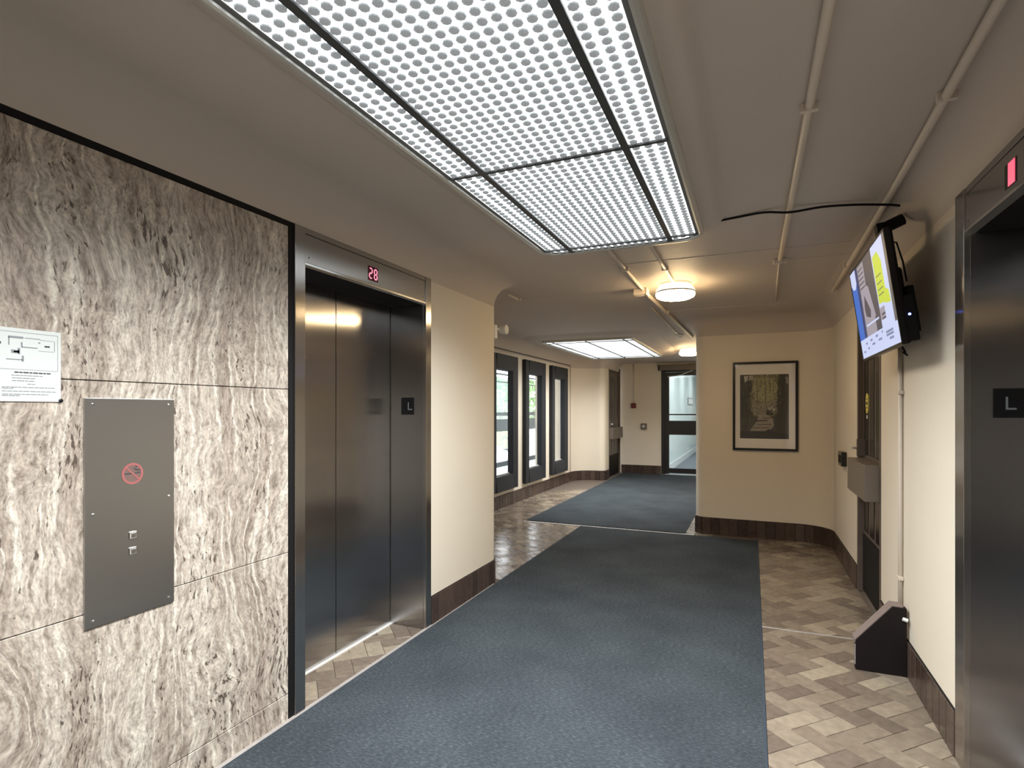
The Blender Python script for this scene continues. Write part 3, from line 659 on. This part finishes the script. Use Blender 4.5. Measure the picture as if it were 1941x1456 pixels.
conduit([(RW - 0.013, 3.783, 0.03), (RW - 0.013, 3.783, 1.98)], 0.0115, 'upright conduit on the wall below the television', [((RW - 0.013, 3.783, 0.50), 'z'), ((RW - 0.013, 3.783, 1.55), 'z')])
conduit([(-2.50, YF - 0.013, 1.62), (-2.50, YF - 0.013, ZC)], 0.0135, 'upright conduit on the far end wall above a red box', [((-2.50, YF - 0.013, 2.0), 'z')])
jb = empty('junction_box', (-0.885, 5.0, ZC)); tag(jb, 'cream ceiling junction box beside the round lamp', 'junction box')
MB().box(-0.075, 0.03, -0.05, 0.05, -0.055, 0, CEIL_PIPE).build('body', jb, bevel=0.004); MB().box(0.032, 0.046, -0.055, 0.055, -0.062, 0.0, CEIL_PIPE).build('cover', jb, bevel=0.003)
jf = empty('conduit_fitting', (0.182, 4.385, ZC)); tag(jf, 'small painted fitting where the middle conduit narrows', 'fitting')
MB().box(-0.045, 0.045, -0.028, 0.028, -0.034, 0, CEIL_PIPE).build('body', jf, bevel=0.006); MB().lathe([(0.016, -0.034), (0.014, -0.039)], (0, 0, 0), CEIL_PIPE, 14).build('plug', jf)
dt = empty('ceiling_detector', (-0.945, 8.22, ZC)); tag(dt, 'small white detector on the lobby ceiling', 'detector')
MB().lathe([(0.055, 0), (0.058, -0.016), (0.05, -0.03)], (0, 0, 0), WHITE, 24).build('base', dt, smooth=False); MB().lathe([(0.034, -0.03), (0.030, -0.048), (0.016, -0.054)], (0, 0, 0), WHITE, 24).build('sensor_head', dt)
cab = [(-0.208, 3.364, ZC - 0.004), (-0.08, 3.33, ZC - 0.006), (0.06, 3.285, ZC - 0.012), (0.182, 3.262, ZC - 0.036), (0.33, 3.29, ZC - 0.020), (0.48, 3.315, ZC - 0.022), (0.622, 3.33, ZC - 0.037), (0.68, 3.345, ZC - 0.045)]
pp = []
for i in range(len(cab) - 1):
    for t in (0, 0.25, 0.5, 0.75):
        a, b_, c_, d_ = (Vector(cab[max(0, min(len(cab) - 1, i + q))]) for q in (-1, 0, 1, 2))
        pp.append(0.5 * ((2 * b_) + (c_ - a) * t + (2 * a - 5 * b_ + 4 * c_ - d_) * t * t + (3 * b_ - a - 3 * c_ + d_) * t ** 3))
pp.append(Vector(cab[-1]))
tag(MB().tube(pp, 0.0062, BLACKM, 8).build('ceiling_cable', smooth=True), 'black cable strung across the ceiling to the television', 'cable')

# ------------------------------------------------------------------ emergency light on the lobby side of the wall end
el = empty('emergency_light', (-2.03, 4.37, 2.16)); tag(el, 'small white lamp head peeking past the rounded wall end', 'lamp')
MB().box(-0.10, 0.0, 0.0, 0.05, -0.09, 0.03, WHITE).build('housing', el, bevel=0.008)
MB().tube([(-0.03, 0.05, 0.0), (-0.01, 0.10, 0.0), (0.0, 0.13, 0.0)], 0.012, WHITE, 10).build('arm', el)
MB().lathe([(0.018, -0.03), (0.034, -0.015), (0.042, 0.025), (0.042, 0.045), (0.036, 0.050)], (0.0, 0.14, 0.0), WHITE, 20, 'x').build('lamp_head', el, smooth=False)

# ------------------------------------------------------------------ television
tv = empty('television', (0.591, 3.522, 2.018), (R(8), 0, R(-90))); tag(tv, 'flat television on the right wall showing a blue and yellow slide', 'television')
TWd, THt = 0.97, 0.545
bz = MB(); w2, h2, bw = TWd / 2, THt / 2, 0.010
bz.box(-w2, w2, -0.002, 0.022, h2 - bw, h2, BLACK).box(-w2, w2, -0.002, 0.022, -h2, -h2 + bw * 1.4, BLACK).box(-w2, -w2 + bw, -0.002, 0.022, -h2 + bw * 1.4, h2 - bw, BLACK).box(w2 - bw, w2, -0.002, 0.022, -h2 + bw * 1.4, h2 - bw, BLACK)
bz.build('bezel', tv)
MB().box(-w2 + 0.002, w2 - 0.002, 0.006, 0.034, -h2 + 0.002, h2 - 0.002, BLACKM).build('back_shell', tv, bevel=0.006)
MB().box(-0.36, 0.40, 0.034, 0.066, -h2 + 0.02, 0.10, BLACKM).build('rear_housing', tv, bevel=0.015)
SCR = MB()
def sc(name, c_, k=1.0): return emit('screen_' + name, c_, SCREEN * k, False, (0.01, 0.01, 0.01))
s_white, s_blue, s_dark, s_grey, s_yel, s_skin, s_txt, s_navy = sc('white', (0.58, 0.64, 0.90), 0.95), sc('blue', (0.03, 0.15, 0.60), 0.85), sc('dark', (0.065, 0.06, 0.075), 1), sc('grey', (0.105, 0.10, 0.095), 1), sc('yellow', (0.56, 0.66, 0.05), 0.95), sc('photo', (0.40, 0.36, 0.42), 0.8), sc('text', (0.18, 0.22, 0.36), 1), sc('navy', (0.015, 0.03, 0.12), 1)
sx0, sx1, sz0, sz1 = -w2 + bw, w2 - bw, -h2 + bw * 1.4, h2 - bw
def sq(s0, s1, t0, t1, mat, lift=0): SCR.face([(sx0 + (sx1 - sx0) * s_, 0.0005 - lift * 0.0003, sz1 + (sz0 - sz1) * t) for s_, t in ((s0, t0), (s0, t1), (s1, t1), (s1, t0))], mat)
def sp(pts, mat, lift): SCR.face([(sx0 + (sx1 - sx0) * s_, 0.0005 - lift * 0.0003, sz1 + (sz0 - sz1) * t) for s_, t in pts], mat)
sq(0, 1, 0, 1, s_white); sq(0, 0.20, 0, 0.79, s_blue, 1); sq(0.165, 0.235, 0, 0.79, s_navy, 2); sq(0.235, 0.66, 0, 0.79, s_dark, 1)
sp([(0.0, 0.0), (0.0, 0.14), (0.05, 0.20), (0.12, 0.21), (0.165, 0.16), (0.165, 0.0)], s_white, 3)
sp([(0.25, 0.02), (0.245, 0.79), (0.52, 0.79), (0.55, 0.62), (0.50, 0.42), (0.47, 0.30), (0.42, 0.28), (0.43, 0.02)], s_skin, 2)
sp([(0.33, 0.35), (0.29, 0.50), (0.31, 0.58), (0.42, 0.62), (0.45, 0.55)], s_dark, 3)
for i in range(5): sq(0.26, 0.40, 0.06 + i * 0.05, 0.075 + i * 0.05, s_dark, 3)
sq(0.27, 0.62, 0.665, 0.685, s_white, 4); sq(0.53, 0.62, 0.64, 0.79, s_dark, 3)
sq(0.66, 0.945, 0, 0.80, s_white, 2); sq(0.945, 1.0, 0.0, 0.80, s_grey, 2)
sp([(0.68, 0.10), (0.675, 0.56), (0.78, 0.57), (0.85, 0.60), (0.93, 0.61), (0.92, 0.50), (0.86, 0.46), (0.86, 0.20), (0.80, 0.09)], s_yel, 3)
for t in (0.30, 0.37, 0.43, 0.48): sq(0.70, 0.82, t, t + 0.010, s_grey, 4)
sq(0.66, 0.78, 0.60, 0.72, s_skin, 3); sq(0.70, 0.78, 0.66, 0.68, s_dark, 4); sq(0.70, 0.78, 0.70, 0.72, s_dark, 4)
for s0, t0, w_ in ((0.06, 0.92, 0.06), (0.20, 0.90, 0.05), (0.34, 0.88, 0.08), (0.52, 0.87, 0.09), (0.16, 0.84, 0.05), (0.30, 0.83, 0.06), (0.46, 0.82, 0.06), (0.62, 0.81, 0.03), (0.72, 0.84, 0.16), (0.78, 0.91, 0.09), (0.72, 0.87, 0.16)): sq(s0, s0 + w_, t0, t0 + 0.022, s_text if False else s_txt, 2)
SCR.build('screen', tv, fix=False)
MB().lathe([(0.006, 0.0), (0.004, 0.002)], (w2 - 0.002 + 0.0005, 0.045, -0.14), emit('blue_led', (0.10, 0.15, 1.0), 9.0, False), 12, 'x').build('power_light', tv)
MB().box(-0.30, 0.42, 0.060, 0.095, -0.22, 0.0, BLACKM).box(w2 - 0.06, w2 - 0.004, 0.030, 0.072, -h2 + 0.01, -0.05, BLACKM).build('media_player', tv, bevel=0.006)
mt = MB().box(-0.20, 0.20, 0.066, 0.080, -0.02, 0.22, BLACKM).build('mount_plate', tv)
MB().box(0.03, 0.09, 0.060, 0.100, 0.18, 0.40, BLACKM).tube([(0.06, 0.08, 0.37), (0.06, 0.185, 0.40)], 0.03, BLACKM, 10).build('mount_arm', tv)
MB().tube([(0.30, 0.05, 0.25), (0.36, 0.07, 0.22), (0.39, 0.075, 0.12), (0.42, 0.07, 0.02)], 0.004, BLACKM, 6).build('power_cord', tv)
MB().tube([(0.16, 0.06, -h2 + 0.03), (0.19, 0.07, -h2 - 0.02), (0.17, 0.08, -h2 - 0.035), (0.145, 0.07, -h2 - 0.015)], 0.0045, BLACKM, 6).build('cord_loop', tv)

# ------------------------------------------------------------------ doors
def exit_door(name, loc, rotz, width, height, label, sign, side):
    """local x along the wall (viewer's right), local y into the wall"""
    d = empty(name, loc, (0, 0, rotz)); struct(d, label, 'door')
    h2_ = width / 2; rec = 0.035
    fr = MB().box(-h2_, -h2_ + 0.045, -0.002, 0.10, 0, height, DOORBROWN).box(h2_ - 0.045, h2_, -0.002, 0.10, 0, height, DOORBROWN).box(-h2_ + 0.045, h2_ - 0.045, -0.002, 0.10, height - 0.045, height, DOORBROWN)
    fr.build('door_frame', d, bevel=0.002)
    x0, x1 = -h2_ + 0.048, h2_ - 0.048
    lf = MB().box(x0, x1, rec, rec + 0.045, 0.008, height - 0.048, DOORBROWN).build('door_leaf', d)
    wv = (x1 - x0)
    for a in (0.06, 0.34, 0.62):
        for z0, z1 in ((0.50, 0.80), (1.10, height - 0.22 if not sign else height - 0.15)):
            p = MB().box(x0 + wv * a, x0 + wv * (a + 0.20), rec - 0.004, rec + 0.001, z0, z1, BLACK).build('glass_lite', lf)
    MB().box(x0 + 0.01, x1 - 0.01, rec - 0.006, rec, 0.02, 0.47, BLACKM).build('kick_plate', lf)
    MB().box(x0 - 0.01 if side < 0 else x0 + 0.10, x1 - 0.10 if side < 0 else x1 + 0.01, -0.09, rec - 0.002, 0.83, 1.078, BRONZE).build('panic_device', lf, bevel=0.006)
    MB().box(x0 + 0.04, x0 + 0.09, -0.02, rec - 0.001, 1.085, 1.22, BRONZE).tube([(x0 + 0.065, -0.02, 1.15), (x0 + 0.065, -0.05, 1.15), (x0 + 0.12, -0.055, 1.15)], 0.009, CHROME, 8).build('lever_handle', lf)
    if sign:
        g = MB(); k = 22; cx_ = sign
        YEL = pbr('yellow_sign', (0.72, 0.66, 0.14), 0.5)
        g.prism([(cx_ + 0.050 * math.cos(2 * math.pi * i / k), 1.503 + 0.080 * math.sin(2 * math.pi * i / k)) for i in range(k)], 'y', rec - 0.007, rec - 0.001, YEL)
        sg = g.build('oval_sign', lf)
        MB().box(cx_ - 0.034, cx_ + 0.034, rec - 0.0078, rec - 0.007, 1.492, 1.515, INKD).box(cx_ - 0.03, cx_ + 0.03, rec - 0.0078, rec - 0.007, 1.533, 1.54, INKD).box(cx_ - 0.03, cx_ + 0.03, rec - 0.0078, rec - 0.007, 1.466, 1.473, INKD).build('sign_print', sg)
        MB().box(cx_ - 0.02, cx_ + 0.02, rec - 0.0055, rec - 0.001, 1.385, 1.412, WHITE).build('small_label', lf)
    return d
exit_door('door_1', (RW, 4.831, 0), R(-90), 0.906, 2.138, 'dark brown exit door with yellow oval sign behind the television', -0.22, 1)
exit_door('door_2', (-2.80, 12.32, 0), R(90), 1.12, 2.398, 'narrow dark brown exit door at the far end of the lobby', 0, -1)

# glazed far door with black frame
gd = empty('door_3', (-1.88, YF, 0)); struct(gd, 'black framed glazed door at the far end, passage visible through it', 'door')
BLK = pbr('black_frame', (0.014, 0.012, 0.012), 0.4)
MB().box(0, 0.075, -0.02, 0.10, 0, 2.34, BLK).build('frame_post', gd); MB().box(1.24, 1.26, -0.02, 0.10, 0, 2.34, BLK).build('frame_post', gd)
MB().box(0.075, 1.24, -0.02, 0.10, 2.30, 2.34, BLK).build('frame_head', gd)
op = MB().box(-0.03, 1.2, -0.14, -0.02, 2.345, 2.46, BRONZE).build('door_operator', gd, bevel=0.006)
MB().box(-0.055, -0.03, -0.145, -0.02, 2.34, 2.465, BLK).build('end_cap', op)
MB().box(0.075, 0.165, 0.0, 0.045, 0.02, 2.295, BLK).build('stile', gd); MB().box(1.15, 1.24, 0.0, 0.045, 0.02, 2.295, BLK).build('stile', gd)
for z0, z1 in ((0.04, 0.150), (0.90, 1.215), (1.340, 1.368), (2.225, 2.295)): MB().box(0.165, 1.15, 0.0, 0.045, z0, z1, BLK).build('rail', gd)
MB().tube([(0.14, -0.05, 2.20), (0.45, -0.09, 2.235), (0.70, -0.06, 2.345)], 0.012, TRIMGREY, 8).build('closer_arm', gd)
for z0, z1 in ((0.15, 0.90), (1.215, 1.34), (1.368, 2.225)): MB().box(0.165, 1.15, 0.018, 0.026, z0, z1, GLASS).build('pane', gd)
MB().box(0.0, 1.26, -0.03, 0.10, -0.004, 0.010, STRIPM).build('threshold', gd)
# passage behind it
PALE = pbr('pale_passage_wall', (0.72, 0.80, 0.78), 0.5); PFLOOR = pbr('passage_floor', (0.16, 0.18, 0.21), 0.5)
pw = struct(MB().box(-1.95, -1.83, 13.1, 22.0, 0, 2.7, PALE).box(0.2, 0.3, 13.1, 22.0, 0, 2.7, PALE).box(-1.95, 0.3, 22.0, 22.1, 0, 2.7, PALE).build('wall_passage'), 'pale walls of the passage seen through the glazed door', 'wall')
struct(MB().box(-1.95, 0.3, 13.1, 22.0, -0.1, -0.002, PFLOOR).build('floor_passage'), 'grey floor of the passage behind the glazed door', 'floor')
struct(MB().box(-1.95, 0.3, 13.1, 22.0, 2.7, 2.8, WHITE).build('ceiling_passage'), 'white ceiling of the passage behind the glazed door', 'ceiling')
struct(MB().box(-1.83, -1.80, 13.1, 22.0, 0, 0.16, WHITE).build('baseboard_passage'), 'white skirting in the passage behind the glazed door', 'baseboard')
EXL = emit('added_passage_lamp', (0.92, 0.98, 1.0), EXIT_LIGHT)  # glow of the lamps added to light the passage
for y, wh in ((14.3, 'nearest'), (16.6, 'middle'), (18.9, 'farthest')):
    o = empty('added_passage_light', (-0.8, y, 2.7)); tag(o, wh + ' ceiling light added to brighten the passage behind the glazed door', 'ceiling light', 'added passage lights')
    MB().box(-0.62, 0.62, -0.32, 0.32, -0.035, 0, TRIMGREY).build('housing', o); MB().box(-0.58, 0.58, -0.28, 0.28, -0.042, -0.035, EXL).build('diffuser', o)
pp_ = empty('passage_notice', (-1.83, 18.75, 1.73)); tag(pp_, 'small framed notice on the passage wall beyond the glazed door', 'notice')
MB().box(0, 0.02, -0.75, 0.75, -0.11, 0.11, INK).build('frame', pp_); MB().box(0.018, 0.023, -0.66, 0.66, -0.08, 0.08, WHITE).build('sheet', pp_)

# ------------------------------------------------------------------ lobby windows
for i, (y0, y1) in enumerate(wins):
    lab = ('dark window frame nearest the rounded wall end', 'middle dark window frame of the three in the lobby', 'farthest dark window frame showing a pale wall')[i]
    w_ = empty('window_%d' % (i + 1), (WX, (y0 + y1) / 2, Z0), (0, 0, R(90))); struct(w_, lab, 'window')
    hw_ = (y1 - y0) / 2; H_ = Z1 - Z0; st, rl = 0.17, 0.22; fy, by_ = -0.066, 0.03
    for s_ in (-1, 1): MB().prism([(s_ * hw_, fy), (s_ * (hw_ - st), fy + 0.012), (s_ * (hw_ - st - 0.015), by_), (s_ * hw_, by_)], 'z', 0.0, H_, GREYFRAME).build('stile', w_)
    MB().prism([(fy, 0), (fy + 0.012, rl), (by_, rl + 0.012), (by_, 0)], 'x', -hw_ + st, hw_ - st, GREYFRAME).build('bottom_rail', w_)
    MB().prism([(fy, H_), (fy + 0.012, H_ - rl), (by_, H_ - rl - 0.012), (by_, H_)], 'x', -hw_ + st, hw_ - st, GREYFRAME).build('top_rail', w_)
    MB().box(-hw_ + st + 0.005, hw_ - st - 0.005, 0.010, 0.018, rl + 0.004, H_ - rl - 0.004, GLASS).build('pane', w_)
    MB().box(-hw_ + st + 0.002, hw_ - st - 0.002, 0.002, 0.010, rl, rl + 0.020, STRIPM).build('sill_bead', w_)

# entrance vestibule and outdoors behind the lobby windows
CONC = pbr('outdoor_paving', (0.42, 0.42, 0.41), 0.8, noise=0.15, nscale=2)
struct(MB().box(-5.3, xb, 4.4, 17.0, -0.1, -0.003, PFLOOR).build('floor_vestibule'), 'grey floor of the entrance vestibule behind the lobby windows', 'floor')
struct(MB().box(-5.3, xb, 4.4, 17.0, 2.6, 2.7, PLASTER).build('ceiling_vestibule'), 'cream ceiling of the entrance vestibule', 'ceiling')
struct(MB().box(-4.28, -3.5, 11.25, 11.40, 0, 2.6, PLASTER).box(-5.3, xb, 16.9, 17.0, 0, 2.6, PLASTER).box(-5.3, -3.5, 4.3, 4.42, 0, 2.6, PLASTER).build('wall_vestibule'), 'pale stub wall of the vestibule seen through the lobby windows', 'wall')
dv = empty('door_4', (-5.2, 11.0, 0)); struct(dv, 'black framed glazed entrance beyond the lobby windows', 'door')
vy = [-6.0, -4.5, -3.0, -1.6, -0.1, 1.4, 2.9, 4.4, 5.9]
for y in vy: MB().box(-0.05, 0.05, y - 0.035, y + 0.035, 0, 2.6, BLK).build('mullion', dv)
for z0, z1 in ((0.18, 0.29), (0.975, 1.25), (1.32, 1.405), (2.075, 2.095), (2.245, 2.275), (2.5, 2.6)):
    MB().box(-0.04, 0.04, -6.0, 5.9, z0, z1, BLK).build('rail', dv)
for a, b_ in zip(vy, vy[1:]): MB().box(-0.006, 0.006, a + 0.035, b_ - 0.035, 0.29, 2.5, GLASS).build('pane', dv)
struct(MB().box(-60, -5.3, -40, 80, -0.2, -0.06, CONC).build('ground_outside'), 'pale paving outside the entrance', 'ground')
LEAF = [pbr('leaf_%d' % i, c_, 0.6) for i, c_ in enumerate(((0.10, 0.22, 0.07), (0.16, 0.30, 0.09), (0.30, 0.38, 0.05)))]
for i, (x, y, r_, h_, mt_) in enumerate(((-11.0, 18.5, 1.5, 2.6, 0), (-10.0, 22.0, 1.3, 2.3, 1), (-12.5, 26.0, 1.9, 3.2, 0), (-8.6, 19.5, 0.55, 0.9, 2), (-13.0, 31.0, 2.0, 3.4, 1))):
    s_ = empty('shrub', (x, y, -0.06)); tag(s_, ('broad dark green shrub outside the entrance', 'lighter green shrub outside the entrance', 'tall dark green shrub farther outside', 'low yellow green shrub outside the entrance', 'farthest pale green shrub outside')[i], 'shrub', 'shrubs outside the entrance')
    mb = MB(); rnd = random.Random(i)
    for q in range(900):
        a = rnd.uniform(0, 2 * math.pi); u_ = rnd.uniform(-1, 1); rr_ = r_ * (0.55 + 0.45 * rnd.random() ** 0.4) * math.sqrt(1 - u_ * u_)
        p = Vector((rr_ * math.cos(a), rr_ * math.sin(a), h_ * 0.55 + h_ * 0.45 * u_)); s1 = r_ * 0.11
        d1 = Vector((rnd.gauss(0, 1), rnd.gauss(0, 1), rnd.gauss(0, 1))).normalized() * s1; d2 = d1.cross(Vector((rnd.gauss(0, 1), rnd.gauss(0, 1), rnd.gauss(0, 1)))).normalized() * s1 * 0.5
        mb.face([p - d1, p + d2, p + d1, p - d2], LEAF[mt_])
    tag(mb.build('foliage', s_, fix=False), kind='stuff')
    for q in range(3): MB().tube([(0.08 * (q - 1), 0, 0), (0.25 * (q - 1) * r_, 0.1, h_ * 0.6)], 0.035, DARKWOOD, 8).build('stem', s_)

# ------------------------------------------------------------------ framed picture
pc = empty('framed_picture', (0.131, YP, 0.993)); tag(pc, 'black framed forest path photograph on the curved wall', 'picture')
PW, PH, fw = 0.672, 1.006, 0.026
f_ = MB()
for x0, x1, z0, z1 in ((-PW / 2, -PW / 2 + fw, 0, PH), (PW / 2 - fw, PW / 2, 0, PH), (-PW / 2 + fw, PW / 2 - fw, 0, fw), (-PW / 2 + fw, PW / 2 - fw, PH - fw, PH)): f_.box(x0, x1, -0.030, -0.002, z0, z1, BLACK)
f_.build('frame', pc, bevel=0.002)
MB().box(-PW / 2 + fw, PW / 2 - fw, -0.012, -0.004, fw, PH - fw, pbr('mat_board', (0.84, 0.80, 0.76), 0.7)).build('mat_board', pc)
def pm(n_, c_, nz=0.3, sc_=30): return pbr('print_' + n_, c_, 0.6, noise=nz, nscale=sc_)
P_dark, P_green, P_yel, P_mid, P_path, P_path2, P_trunk, P_blk, P_bright = pm('shade', (0.060, 0.060, 0.050), 0.5), pm('green', (0.17, 0.165, 0.085), 0.6), pm('glow', (0.34, 0.335, 0.175), 0.5), pm('mist', (0.26, 0.245, 0.19), 0.5), pm('path', (0.31, 0.27, 0.225), 0.4), pm('step', (0.13, 0.11, 0.09)), pm('trunk', (0.038, 0.038, 0.036), 0.4), pm('black', (0.016, 0.014, 0.013)), pm('bright', (0.52, 0.49, 0.43))
pr_ = MB(); ix0, ix1, iz0, iz1 = -PW / 2 + 0.078, PW / 2 - 0.092, 0.135, PH - 0.145
def pq_(pts, mat, l): pr_.face([(ix0 + (ix1 - ix0) * a, -0.0125 - l * 0.0002, iz1 + (iz0 - iz1) * t) for a, t in pts], mat)
pq_([(0, 0), (0, 1), (1, 1), (1, 0)], P_dark, 0)
pq_([(0.20, 0), (0.24, 0.20), (0.22, 0.45), (0.28, 0.65), (0.72, 0.65), (0.76, 0.30), (0.82, 0.0)], P_green, 1)
pq_([(0.30, 0.04), (0.26, 0.22), (0.30, 0.40), (0.50, 0.44), (0.72, 0.38), (0.78, 0.20), (0.70, 0.05)], P_yel, 2)
pq_([(0.24, 0.38), (0.28, 0.62), (0.50, 0.64), (0.72, 0.60), (0.74, 0.36), (0.55, 0.46), (0.40, 0.44)], P_mid, 3)
pq_([(0.38, 0.63), (0.36, 0.72), (0.28, 0.80), (0.20, 0.88), (0.60, 0.88), (0.70, 0.80), (0.68, 0.68), (0.55, 0.62)], P_path, 4)
for a, b_, t, mt_ in ((0.30, 0.58, 0.715, P_blk), (0.46, 0.68, 0.675, P_step if False else P_path2), (0.34, 0.66, 0.775, P_path2), (0.25, 0.60, 0.825, P_path2)): pq_([(a, t), (a + 0.03, t + 0.016), (b_, t + 0.010), (b_ - 0.02, t - 0.006)], mt_, 5)
pq_([(0.53, 0.60), (0.56, 0.55), (0.63, 0.54), (0.68, 0.58), (0.68, 0.63), (0.55, 0.63)], P_blk, 5)
for a, t in ((0.56, 0.52), (0.64, 0.51), (0.68, 0.54), (0.60, 0.535)): pq_([(a, t), (a + 0.02, t + 0.025), (a + 0.05, t + 0.01), (a + 0.025, t - 0.015)], P_bright, 6)
pq_([(0.0, 0), (0.0, 1), (0.13, 1), (0.18, 0.70), (0.14, 0.40), (0.08, 0.1), (0.08, 0)], P_trunk, 5)
pq_([(0.14, 0.08), (0.16, 0.55), (0.20, 0.72), (0.23, 0.30), (0.27, 0.06)], P_trunk, 5)
pq_([(0.80, 0.0), (0.76, 0.45), (0.72, 0.80), (0.66, 1.0), (0.92, 1.0), (0.94, 0.5), (0.92, 0.0)], P_trunk, 5)
for a, w_, t1 in ((0.34, 0.018, 0.44), (0.51, 0.022, 0.44), (0.605, 0.012, 0.30), (0.42, 0.010, 0.26), (0.68, 0.012, 0.34)): pq_([(a, 0.0), (a + 0.01, t1), (a + w_ + 0.012, t1), (a + w_, 0.0)], P_path2, 6)
pq_([(0.08, 0.02), (0.10, 0.12), (0.14, 0.10), (0.28, 0.07), (0.26, 0.02)], P_bright, 6); pq_([(0.93, 0.04), (0.93, 0.14), (0.99, 0.15), (0.98, 0.05)], P_path, 6)
pq_([(0, 0.89), (0, 1), (1, 1), (1, 0.93), (0.75, 0.90), (0.60, 0.85), (0.50, 0.89)], P_blk, 7)
rp = random.Random(3)
for i in range(520):
    a, t = rp.uniform(0.16, 0.84), rp.uniform(0.0, 0.62); r_ = rp.uniform(0.005, 0.015)
    core = abs(a - 0.5) < 0.27
    mt_ = rp.choice((P_yel, P_yel, P_green, P_mid, P_path2) if core and t < 0.42 else ((P_mid, P_green, P_path, P_path2) if core else (P_dark, P_green, P_trunk, P_trunk)))
    pq_([(min(0.99, max(0.01, a + r_ * rp.uniform(0.5, 1.2) * math.cos(w))), min(0.99, max(0.005, t + 1.3 * r_ * rp.uniform(0.5, 1.4) * math.sin(w)))) for w in (0, 1.1, 2.2, 3.3, 4.4, 5.4)], mt_, 8 + i * 0.02)
for i in range(60):
    a, t = rp.choice((rp.uniform(0.01, 0.2), rp.uniform(0.78, 0.98))), rp.uniform(0.05, 0.95); l_ = rp.uniform(0.04, 0.14); w_ = rp.uniform(0.004, 0.014)
    pq_([(a, t), (a + w_, min(0.99, t + l_)), (min(0.995, a + 2 * w_), min(0.99, t + l_ * 0.8)), (a + w_, t)], rp.choice((P_dark, P_path2, P_dark, P_blk)), 14 + i * 0.02)
pr_.build('print', pc, fix=False)
MB().box(-PW / 2 + fw, PW / 2 - fw, -0.0185, -0.0165, fw, PH - fw, glass_mat('picture_glass', refl=0.05)).build('glass', pc)

# ------------------------------------------------------------------ small things on the walls
WEDGE = pbr('dark_wedge_board', (0.010, 0.007, 0.007), 0.6, noise=0.15, spec=0.2); WEDGET = pbr('lit_wedge_edge', (0.20, 0.155, 0.14), 0.5, noise=0.2)  # light on the board's sloped top is put into the paler lip colour
wd = empty('wall_guard_board', (RW, 3.66, 0)); tag(wd, 'dark sloped board standing out from the wall foot below the television', 'board')
prof = [(-0.254, 0.001), (-0.013, 0.001), (-0.013, 0.372), (-0.080, 0.376), (-0.254, 0.166)]
MB().prism(prof, 'y', -0.025, 0.020, WEDGE).build('panel', wd, bevel=0.003)
MB().prism([(-0.257, 0.150), (-0.2545, 0.150), (-0.2545, 0.166), (-0.080, 0.3768), (-0.030, 0.3748), (-0.030, 0.380), (-0.082, 0.382), (-0.257, 0.170)], 'y', -0.024, 0.060, WEDGET).build('top_lip', wd)
MB().box(-0.256, -0.2545, -0.024, -0.010, 0.03, 0.14, STRIPM).build('worn_edge', wd)
MB().tube([(-0.035, -0.034, 0.318), (-0.012, -0.036, 0.312)], 0.010, WHITE, 8).build('white_plug', wd)
cr = empty('card_reader', (RW, 5.93, 0.94)); tag(cr, 'small black card reader on the wall before the brown door', 'card reader')
MB().box(-0.045, 0, -0.10, 0.10, 0.0, 0.13, BLACK).build('body', cr, bevel=0.006); MB().box(-0.048, -0.045, -0.07, 0.07, 0.03, 0.10, BLACKM).build('face', cr)
fb = empty('fire_call_point', (-2.50, YF, 1.50)); tag(fb, 'small dark red box at the foot of the far wall conduit', 'call point')
MB().box(-0.055, 0.055, -0.06, 0, 0, 0.11, pbr('dark_red_box', (0.12, 0.018, 0.015), 0.4)).build('body', fb, bevel=0.005); MB().box(-0.03, 0.03, -0.064, -0.06, 0.03, 0.075, pbr('red_plate', (0.22, 0.03, 0.025), 0.4)).build('plate', fb)
ob = empty('door_button', (-2.27, YF, 1.02)); tag(ob, 'small bronze door button box on the far end wall', 'button')
MB().box(-0.065, 0.065, -0.07, 0, 0, 0.13, BRONZE).build('body', ob, bevel=0.008); MB().lathe([(0.035, 0), (0.032, -0.01)], (0, -0.07, 0.065), TRIMGREY, 18, 'y').build('push_plate', ob)
